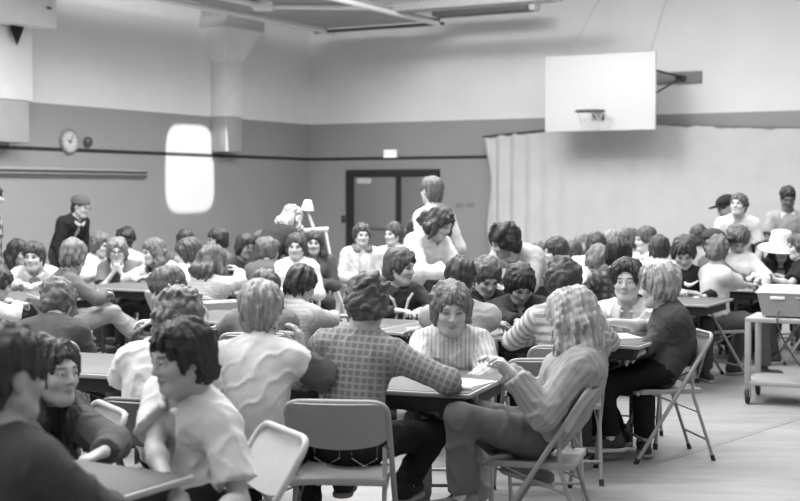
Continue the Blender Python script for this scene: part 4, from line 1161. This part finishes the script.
# left back group
P('man in knitted cap, glasses and fleece-collared dark jacket standing by the left wall', 81, 207, 16, 62, ('short', .03), .45, ('hang', 'hang'), pose='stand', hf=66, hp=14, res='m', jacket=.018, collar=('fleece', .42), hat=('beanie', .09), glasses=True, pants=.05, sk=.48, short='standing man in knitted cap', open_=.7)
P('person in bold checked shirt standing at the left edge of the photo', -7, 197, 13, 120, ('short', .03), .42, ('hang', 'hang'), pose='stand', pat='boldplaid', short='standing checked-shirt person', pants=.04)
P('boy with dark fringe and pale open-collared jacket at the left, facing us', 34, 257, 12.7, 8, (M_, .035), .62, ('table', 'table'), hf=-5, hp=4, res='m', collar=('jacket', .6), jacket=.40, sk=.5, short='boy with dark fringe', hs=1.1)
P('dark-haired person in white behind the boy with the dark fringe', 19, 253, 13.5, 30, ('long', .03, 0, .12), .62, hf=60, short='person behind the fringe boy', sk=.48)
P('dark-haired person at the left edge leaning over the table in a pale shirt', -2, 284, 10.2, 120, (M_, .025), .55, ('table', 'table'), hf=120, hp=20, res='m', short='person at the left edge')
P('brown-haired person in white leaning right, beside the girl with clasped hands', 101, 245, 14.5, 50, ('feather', .10), .62, ('table', 'table'), hf=60, hp=12, res='m', fem=True, sk=.5, short='brown-haired person in white')
P('girl in glasses resting her face on clasped hands, facing us', 117, 251, 13.9, 4, ('feather', .16), .13, ('chin', 'chin'), hf=10, hp=8, res='m', fem=True, glasses=True, sleeve='s', sk=.5, short='girl with clasped hands', hs=1.08)
P('person with very dark curly hair in white behind the girl with clasped hands', 127, 240, 15, 160, ('curly', .010), .60, hf=150, short='person with very dark curls')
P('girl with feathered hair and a dark scarf over white, turned left', 153, 252, 13.7, -30, ('long', .10, 0, .16), .66, ('table', 'table'), hf=-58, hp=8, res='m', fem=True, jacket=.64, inner=.02, sk=.5, short='feather-haired girl', hs=1.04, open_=1.4, collar=('jacket', .02), vneck=.05)
P('dark head just behind the bowl-cut boy in white on the left', 186, 242, 14.6, 170, ('bowl', .022), .10, short='person behind the bowl-cut boy')
P('boy with a bowl haircut and baggy white shirt facing left, beside the pale folding chair', 187, 254, 11.9, 150, ('bowl', .045), .60, ('table', 'table'), hf=-95, hp=10, res='m', sk=.52, short='bowl-cut boy in white', slouch=56, hs=1.04, collar=('jacket', .68))
P('girl with long brown hair in pale ribbed top, back to us, right elbow raised', 213, 262, 11.3, 150, ('long', .07, 0, .14), .50, (('w', 240, 272, 11.6, (-.6, .2, .5), (1, 0, -.4)), 'table'), hf=140, hp=10, res='m', fem=True, pat='knit', short='long-haired girl in ribbed top', hs=1.08)
P('small dark head with side-parted hair against the left wall, right of the bowl-cut boy', 217, 240, 14.8, -60, ('mop', .025), .10, hf=-70, sk=.3, short='side-parted youth')
P('dark-haired youth in dark top with a glint of glasses, left of the two blurred heads', 246, 247, 13.6, 20, ('bowl', .025), .04, hf=40, glasses=True, sk=.3, short='dark youth with glasses')
P('dark-haired person turned sideways against the wall, behind the brown-haired blurred head', 262, 243, 14.4, 80, ('mop', .05), .3, hf=100, sk=.45, short='dark sideways person')
P('brown-haired blurred head left of the woman in white facing us', 269, 251, 13.2, 160, ('feather', .09), .10, hf=120, fem=True, short='brown-haired blurred person')
P('person with long pale fair hair and dark jacket, back turned, standing near the lamp stand', 292, 219, 13.6, 140, ('long', .32, .004, .16), .035, ('hang', 'hang'), pose='stand', hf=150, hp=25, fem=True, short='pale-haired standing person', pants=.04, res='m')
P('woman in plain white top with dark bobbed hair, facing us near the lamp stand', 296, 247, 13, 0, ('mop', .045), .70, ('lap', 'lap'), hf=-4, hp=4, fem=True, res='m', sk=.5, short='woman in plain white', sleeve='l')
P('girl with long dark hair, dark jacket and light shirt sitting below the lamp stand', 314, 243, 14.2, 5, ('long', .04, 0, .20), .5, ('lap', 'lap'), hf=0, fem=True, res='m', jacket=.08, sk=.5, short='long-haired girl under the lamp')
# by the doors
P('seated youth in pale jacket before the dark doors, nearer the lamp stand', 362, 235, 15, 15, ('curly', .05, -.01), .60, ('lap', 'lap'), hf=15, hp=6, res='m', jacket=.55, collar=('hood', .14), pants=.16, sk=.5, short='pale-jacketed youth by the doors')
P('seated youth in dark jersey under a pale open jacket before the doors', 393, 234, 15, -20, ('mop', .05), .015, ('lap', 'lap'), hf=-42, hp=6, res='m', jacket=.40, pants=.14, sk=.5, short='dark-jersey youth by the doors', open_=1.4)
P('tall man in light shirt standing before the doors, head turned left', 431, 191, 11.9, -128, ('short', .10, .004), .60, ('hang', 'hang'), pose='stand', hf=-150, hp=-2, res='m', collar=('crew', .75), sk=.5, short='tall standing man', s=1.04, pants=.05)
P('woman in white shirt bending forward, standing in front of the doors', 441, 223, 11.0, 42, (W_, .05, -.004, .05), .74, ('front', 'front'), pose='stand', hf=50, hp=30, fem=True, res='m', sk=.5, short='woman in white bending', sleeve='l', maxlean=75)
P('dark-haired person in white left of the bending woman, behind the tracksuit youth', 420, 228, 12.1, -150, ('long', .035, -.004, .08), .70, ('hang', 'hang'), pose='stand', hf=170, fem=True, res='m', short='person left of the bending woman', maxlean=75)
P('bearded man with bushy dark hair in pale shirt, bending over the middle tables', 504, 242, 10.6, -35, ('bigcurly', .012, -.006), .40, ('front', 'front'), pose='stand', hf=-70, hp=22, res='m', beard=True, sk=.5, short='bearded man', collar=('polo', .5), maxlean=75)
# right back group
P('boy with dark bowl haircut and pale collar, profile left, against the white curtain', 555, 252, 12.8, -60, ('bowl', .03), .50, hf=-70, hp=6, res='m', sk=.5, short='bowl-haired boy at the curtain', hs=1.04, collar=('jacket', .6))
P('partly hidden dark head left of the bowl-haired boy at the curtain', 541, 256, 13.5, 150, ('mop', .05), .3, short='head left of the bowl-haired boy')
P('small dark head between the bowl-haired boy and the long-haired brown head', 573, 254, 13.8, 170, ('mop', .04), .3, short='small dark head at the curtain')
P('brown long-haired head behind the person in the big white shirt', 583, 246, 14.6, 160, ('long', .10, 0, .12), .4, fem=True, short='brown long-haired head')
P('dark-haired person in big white shirt leaning left, middle of the right-hand crowd', 597, 247, 13.2, 175, ('feather', .03), .60, hf=150, leandir=90, res='m', short='leaner in big white shirt')
P('fair head behind the dark leaning head, against the curtain', 612, 242, 14.8, 150, ('feather', .2), .5, short='fair head at the curtain')
P('brown-haired youth facing left against the curtain, behind the darkest head', 628, 241, 14.3, -40, ('feather', .075), .45, hf=-60, sk=.48, short='brown-haired youth facing left')
P('youth in dark checked shirt with very dark hair, back to us', 618, 254, 11.0, 185, ('bowl', .014), .14, hf=165, pat='darkplaid', res='m', leandir=150, short='dark checked-shirt youth')
P('girl with light brown hair looking down, beside the dark checked shirt', 600, 260, 12.6, 40, ('feather', .12), .55, hf=60, hp=20, fem=True, res='m', sk=.48, short='girl beside the dark checked shirt')
P('dark-haired youth facing left in white neckerchief at the curtain', 645, 240, 13.6, -60, ('mop', .06), .62, hf=-75, sk=.5, collar=('fleece', .75), short='youth in white neckerchief', res='m')
P('dark head, back to us, in white between the neckerchief youth and the dark jersey boy', 659, 249, 12.9, 175, ('mop', .03), .62, short='dark head in white', res='m')
P('boy in dark jersey with a small white emblem, head bowed over the table', 684, 252, 11.95, -6, ('bowl', .04), .018, ('table', ('w', 704, 297, 11.55, (-.9, -.3, -.1), (1, .2, -.4))), hf=-10, hp=38, res='m', logo=True, sk=.48, s=.98, slouch=56, sink=.08, short='dark jersey boy', hs=1.12)
P('curly-haired youth in pale T-shirt, back to us, right of the dark jersey boy', 718, 251, 11.8, 108, ('curly', .10, -.012), .56, (('w', 748, 285, 12.0, (.8, .4, 0)), ('w', 750, 287, 12.2, (.8, .4, 0))), hf=150, hp=14, res='m', sleeve='s', sk=.45, s=.92, slouch=40, short='curly youth in pale T-shirt', chair_face=108, pants=.08)
P('dark curly head against the curtain between the jersey boy and the standing youths', 699, 237, 14.4, 150, ('curly', .05, -.01), .3, short='dark curly head at the curtain')
P('dark-haired head with a visored cap behind the curly youth in the pale T-shirt', 715, 243, 13.6, 100, ('mop', .03), .1, hf=95, hat=('cap', .05), short='capped head')
P('girl in white sweater with head bowed at the right-hand table, facing us', 738, 240, 13.7, 0, ('feather', .085), .66, ('table', 'table'), hf=0, hp=44, fem=True, res='m', sk=.45, short='girl in white sweater', hs=1.1)
P('standing youth in white V-neck jersey with dark-edged sleeves, right background', 738, 205, 14.5, -12, ('mop', .07, -.008), .70, ('hang', 'hang'), pose='stand', hf=-30, hp=-8, res='m', sleeve='s', ringer=(.06, .02), vneck=.14, sk=.48, short='V-neck standing youth', pants=.1)
P('dark-clothed person in a visored cap standing behind the V-neck youth', 726, 208, 15.2, -80, ('short', .03, .01), .03, ('hang', 'hang'), pose='stand', hf=-80, hat=('cap', .02), short='capped standing person', sk=.3)
P('standing dark-skinned man in grey shirt, hands together, at the right', 788, 198, 14.8, -5, ('short', .015, .002), .26, ('front', 'front'), pose='stand', hf=-8, hp=24, res='m', sleeve='s', sk=.13, collar=('polo', .4), short='standing man in grey', pants=.015)
P('person with long dark hair and a white brimmed hat, dark jacket, at the right table', 781, 250, 14.0, -5, ('long', .02, 0, .2), .3, ('table', 'table'), hf=-5, hp=12, res='m', hat=('sunhat', .78), jacket=.02, sk=.4, short='person in white brimmed hat')
P('person in dark T-shirt at the right edge, wristwatch arm stretched left', 799, 247, 12.9, -95, ('feather', .08), .018, (('w', 768, 276, 12.9, (-.9, 0, -.2), (.2, -.4, -1)), ('w', 767, 277, 12.6, (-.9, .1, -.2), (.2, -.4, -1))), hf=-95, res='m', sleeve='s', watch='l', short='wristwatch person', sk=.48)

# ------------------------------------------------------------------ the chairs they sit on
CK = {'laughing long-haired girl': 'p', 'white-shirted foreground boy': 'p', 'curly youth in white': 'd', 'man in the checked shirt': 'l', 'woman with long fair hair': 'l', 'girl in the dark sweater': 'l', 'bowl-cut boy in white': 'p'}
NOCHAIR = set()
CHAIR_AT = {'white-shirted foreground boy': (-.645, 4.73, -62), 'man in the checked shirt': (-.24, 5.76, 174), 'fair-haired ringer T-shirt boy': (-.60, 5.72, 105)}
for p_ in PEOPLE:
    if not p_['chair'] or p_['short'] in NOCHAIR: continue
    F_ = fdir(p_['face']); c = p_['base'] - F_ * .03
    if p_['short'] in CHAIR_AT: c = np.array(CHAIR_AT[p_['short']][:2]); p_['face'] = CHAIR_AT[p_['short']][2]
    chair(CK.get(p_['short'], 'l' if hash(p_['short']) else 'l'), c[0], c[1], p_['face'], 'steel folding chair under the ' + p_['short'])
# empty chairs
def empty_chair(kind, px, Y, face, label):
    x = (px - 400) / FPX * Y; return chair(kind, x, Y, face, label)
empty_chair('l', 540, 7.15, 184, 'empty steel folding chair seen from behind, between the blouse girl and the fair-haired woman')

empty_chair('p', 206, 10.8, -145, 'pale empty folding chair behind the long-haired girl in the ribbed top')
# ------------------------------------------------------------------ cart with its machine
ct = thing('rolling_cart', 'pale steel rolling cart with castors standing in the aisle at right', 'cart', (0, 0, 0))
Yc = 10.35; x_c = (746 - 400) / FPX * Yc; cw, cd = 1.05, .54; zt = .675; ct.location = (x_c, Yc, 0); ct.rotation_euler = (0, 0, math.radians(-24)); Yc = 0.0; xl = 0.0
CM_ = plain('cart_steel', .30, .45); 
MB().box((xl, Yc, zt - .035), (xl + cw, Yc + cd, zt), .006).build('cart_top', CM_, ct)
MB().box((xl, Yc, .15), (xl + cw, Yc + cd, .185), .006).build('cart_shelf', CM_, ct)
for fx_, fy_ in ((0, 0), (1, 0), (0, 1), (1, 1)):
    x = xl + fx_ * (cw - .045); y = Yc + fy_ * (cd - .045)
    MB().box((x, y, .13), (x + .045, y + .045, zt - .03), .005).build('cart_leg', CM_, ct)
    fm = MB(); fm.tube([(x + .022, y + .022, .15), (x + .022, y + .022, .10)], .012, 8); fm.box((x + .0, y - .01, .06), (x + .006, y + .055, .115), .002); fm.box((x + .040, y - .01, .06), (x + .046, y + .055, .115), .002); fk = fm.build('caster_fork', plain('fork', .4, .35, .6), ct)
    Mw = Matrix.Translation((x + .008, y + .03, .056)) @ Matrix.Rotation(PI / 2, 4, 'Y')
    MB().lathe([(0, 0), (.046, 0), (.055, .006), (.055, .024), (.046, .03), (0, .03)], 24, Mw).build('caster_wheel', RUB, fk)
ma = thing('projector_case', 'grey carrying-case machine with bright pale lid standing on the steel cart', 'projector')
ma.location = ct.location; ma.rotation_euler = ct.rotation_euler; mx0 = .07; mw = .62; my0 = Yc + .06; mz = zt
def tz(z0, z1, in0, in1, bm):
    lo = [(mx0 + in0, my0 + in0 * .5, z0), (mx0 + mw - in0, my0 + in0 * .5, z0), (mx0 + mw - in0, my0 + .42 - in0 * .5, z0), (mx0 + in0, my0 + .42 - in0 * .5, z0)]
    hi = [(mx0 + in1, my0 + in1 * .5, z1), (mx0 + mw - in1, my0 + in1 * .5, z1), (mx0 + mw - in1, my0 + .42 - in1 * .5, z1), (mx0 + in1, my0 + .42 - in1 * .5, z1)]
    a = [bm.bm.verts.new(Vector(p)) for p in lo]; b = [bm.bm.verts.new(Vector(p)) for p in hi]
    bm.bm.faces.new(a); bm.bm.faces.new(b)
    for i in range(4): bm.bm.faces.new((a[i], a[(i + 1) % 4], b[(i + 1) % 4], b[i]))
fm = MB(); tz(mz + .012, mz + .19, .05, .008, fm); fm.build('case_body', plain('case_grey', .26, .45), ma, smooth=False)
fm = MB(); tz(mz + .19, mz + .20, -.004, -.004, fm); tz(mz + .20, mz + .235, .0, .03, fm); fm.build('case_lid', plain('case_lid', .72, .3), ma, smooth=False)
MB().box((mx0 + .11, my0 - .004, mz + .145), (mx0 + .22, my0 + .012, mz + .168), .002).build('name_plate', plain('plate_white', .8, .4), ma)
MB().box((mx0 + .30, my0 - .004, mz + .15), (mx0 + .36, my0 + .012, mz + .165), .002).build('latch', plain('plate_steel', .5, .3, .7), ma)
fm = MB()
for dx in (.08, mw - .10):
    for dy in (.07, .33): fm.tube([(mx0 + dx, my0 + dy, mz), (mx0 + dx, my0 + dy, mz + .02)], .014, 8)
fm.build('foot_pad', RUB, ma)
pts = [(mx0 + .18, my0 + .0, mz + .05), (mx0 + .17, my0 - .08, mz + .02), (mx0 + .2, my0 - .10, mz - .10), (mx0 + .28, my0 - .11, mz - .25), (mx0 + .40, my0 - .12, mz - .40), (mx0 + .6, my0 - .16, mz - .55), (mx0 + .8, my0 - .3, .008), (mx0 + 1.3, my0 - .4, .008)]
MB().tube(fillet(pts, .1), .006, 6).build('power_cord', plain('cord', .03, .6), ma)
# ------------------------------------------------------------------ lamp on a stand near the corner
lm = thing('lamp_stand', 'pale flood lamp on a tripod stand, tilted arm, left of the dark doors', 'lamp')
PL = plain('lamp_pale', .62, .45); YL = 14.9
h0 = at(306, 207, YL); h1 = at(314, 229, YL); b0 = np.array([h1[0] + .12, h1[1], 0])
MB().tube([h0, h1], .016, 8).build('arm', PL, lm)
ax_ = unit(h0 - h1); xq = Vector(ax_).to_track_quat('Z', 'Y').to_matrix().to_4x4()
MB().lathe([(.0, .12), (.04, .115), (.05, .08), (.075, .0), (.07, .0), (.045, .07), (0, .08)], 24, Matrix.Translation(Vector(h0 - ax_ * .04)) @ Matrix.Rotation(math.radians(25), 4, 'Y') @ xq).build('reflector', plain('lamp_white', .8, .4), lm)
MB().tube([h1 + np.array([-.14, 0, -.02]), h1 + np.array([.16, 0, .0])], .024, 8).build('cross_bar', PL, lm)
t0_ = h1 + np.array([.13, 0, -.02])
MB().tube([t0_, (t0_[0] + .05, t0_[1], .95), (t0_[0] + .04, t0_[1], .45)], .014, 8).build('pole', PL, lm)
for a in (100, 220, 340):
    A = math.radians(a); MB().tube([(t0_[0] + .045, t0_[1], .75), (t0_[0] + .045 + .35 * math.cos(A), t0_[1] + .35 * math.sin(A), .0)], .010, 8).build('stand_leg', PL, lm)
# ------------------------------------------------------------------ papers, cup and books
PAPER = plain('paper', .80, .8, noise=.03)
def sheet(label, px, py, rz, w=.216, l=.28, z=.7405, th=.0015, mat=None, name='paper_sheet', cat='paper', grp='papers on the tables'):
    p = at_z(px, py, z); t = MB(); t.box((-w / 2, -l / 2, 0), (w / 2, l / 2, th), 0)
    o = t.build(name, mat or PAPER, None, p, smooth=False); o.rotation_euler = (0, 0, math.radians(rz)); return tag(o, label, cat, grp)
sheet('white paper sheet under the hands of the girl in the round-collared blouse', 461, 383, -35)
sheet('white paper sheet on the table beside the elbow of the white polo boy', 618, 336, 10)
sheet('white paper sheet at the right-hand table before the girl in the white sweater', 746, 286, 20)
bk = sheet('closed dark book lying on the farthest right-hand table', 751, 277, 15, .2, .26, .741, .03, plain('book_cover', .10, .5), 'book', 'book', 'books on the tables')
cp_ = at_z(766, 289, .74); cu = thing('paper_cup', 'white paper cup on the table behind the steel cart', 'cup', (cp_[0], cp_[1], .741))
MB().lathe([(0, 0), (.03, 0), (.042, .105), (.038, .105), (.028, .008), (0, .008)], 24).build('cup_wall', PAPER, cu)
MB().tube([Vector((.041 * math.cos(a), .041 * math.sin(a), .105)) for a in np.linspace(0, 2 * PI, 25)[:-1]], .0025, 6, closed=True).build('rim', PAPER, cu)

# ------------------------------------------------------------------ light
def area(name, loc, size, power, aim=None, size_y=None):
    l = bpy.data.lights.new(name, 'AREA'); l.energy = power; l.shape = 'RECTANGLE'; l.size = size; l.size_y = size_y or size
    o = bpy.data.objects.new(name, l); LINK(o); o.location = Vector(loc)
    d = (Vector(aim) - Vector(loc)) if aim is not None else Vector((0, 0, -1))
    o.rotation_euler = d.to_track_quat('-Z', 'Y').to_euler(); return o
LAMP_W = 260
for i in range(4):
    for j in range(3):
        p = CORNER + U * (6.0 + 4.2 * j) - V * (6.6 + 5.3 * i)
        area('ceiling_lamp', (p[0], p[1], HALL_H - (.25 if i else 1.4)), 3.2, LAMP_W * (2.0, .9, .4)[j] * (1.0, 2.0, 1.3, .5)[i], size_y=3.2)
# added unseen spot, masked to the shape of the bright left wall patch
pc = on_left(190, 168, 0)
src = pc + U * 7.5 + V * 0.2 + Zv * 3.9
sl = bpy.data.lights.new('beam', 'SPOT'); sl.energy = 9000; sl.spot_size = math.radians(24); sl.spot_blend = 0; sl.shadow_soft_size = .03
so = bpy.data.objects.new('added_beam_spot', sl); LINK(so); so.location = Vector(src); so.rotation_euler = (Vector(pc) - Vector(src)).to_track_quat('-Z', 'Y').to_euler()
sl.use_nodes = True; nt = sl.node_tree; em = nt.nodes['Emission']
tcn = N(nt, 'ShaderNodeTexCoord'); sx_ = N(nt, 'ShaderNodeSeparateXYZ'); L(nt, tcn.outputs['Normal'], sx_.inputs[0])
RS = (Vector(pc) - Vector(src)).to_track_quat('-Z', 'Y').to_matrix()
def to_lamp(px, py):
    v = RS.transposed() @ (Vector(on_left(px, py, 0)) - Vector(src)); return v.x / -v.z, v.y / -v.z
cs = [to_lamp(163, 123), to_lamp(213, 126), to_lamp(215, 213), to_lamp(168, 213)]
xs = sorted(c[0] for c in cs); ys = sorted(c[1] for c in cs)
gx, gy = (xs[0] + xs[1] + xs[2] + xs[3]) / 4, (ys[0] + ys[1] + ys[2] + ys[3]) / 4; hx, hy = (xs[2] + xs[3] - xs[0] - xs[1]) / 4, (ys[2] + ys[3] - ys[0] - ys[1]) / 4
def mth(op, a, b=None):
    n = N(nt, 'ShaderNodeMath', operation=op)
    for i, v in enumerate((a, b)):
        if v is None: continue
        if isinstance(v, (int, float)): n.inputs[i].default_value = v
        else: L(nt, v, n.inputs[i])
    return n.outputs[0]
nz = mth('ABSOLUTE', sx_.outputs[2])
ux = mth('POWER', mth('ABSOLUTE', mth('DIVIDE', mth('SUBTRACT', mth('DIVIDE', sx_.outputs[0], nz), gx), hx)), 4.5)
uy = mth('POWER', mth('ABSOLUTE', mth('DIVIDE', mth('SUBTRACT', mth('DIVIDE', sx_.outputs[1], nz), gy), hy)), 4.5)
mask = N(nt, 'ShaderNodeMapRange'); L(nt, mth('ADD', ux, uy), mask.inputs['Value']); mask.inputs['From Min'].default_value = .85; mask.inputs['From Max'].default_value = 1.1; mask.inputs['To Min'].default_value = 1; mask.inputs['To Max'].default_value = 0
L(nt, mask.outputs['Result'], em.inputs['Strength'])
w = bpy.data.worlds.new('hall_daylight'); scene.world = w; w.use_nodes = True
w.node_tree.nodes['Background'].inputs[0].default_value = (1, 1, 1, 1); w.node_tree.nodes['Background'].inputs[1].default_value = 1.05

# ------------------------------------------------------------------ camera
cam = bpy.data.cameras.new('camera'); co_ = bpy.data.objects.new('camera', cam); LINK(co_)
cam.sensor_width = 36; cam.lens = FPX * 36 / 800; co_.location = (0, 0, EYE); co_.rotation_euler = (PI / 2 - PITCH, 0, 0)
cam.dof.use_dof = True; cam.dof.focus_distance = 7.4; cam.dof.aperture_fstop = 2.8
cam.clip_end = 200
scene.camera = co_
scene.view_settings.view_transform = 'Standard'; scene.view_settings.look = 'None'; scene.view_settings.gamma = 1; scene.view_settings.use_curve_mapping = False
scene.view_settings.exposure = -0.16
for o in bpy.data.objects:
    if 'label' in o and not 4 <= len(o['label'].split()) <= 16: print('WARN', len(o['label'].split()), o['label'])
for w_ in WARN: print('WARN', w_)
for p_ in PEOPLE: print('PERSON', p_['short'], 'lean %.0f' % p_['th'], 'pelvis', [round(float(x), 2) for x in p_['PEL']])
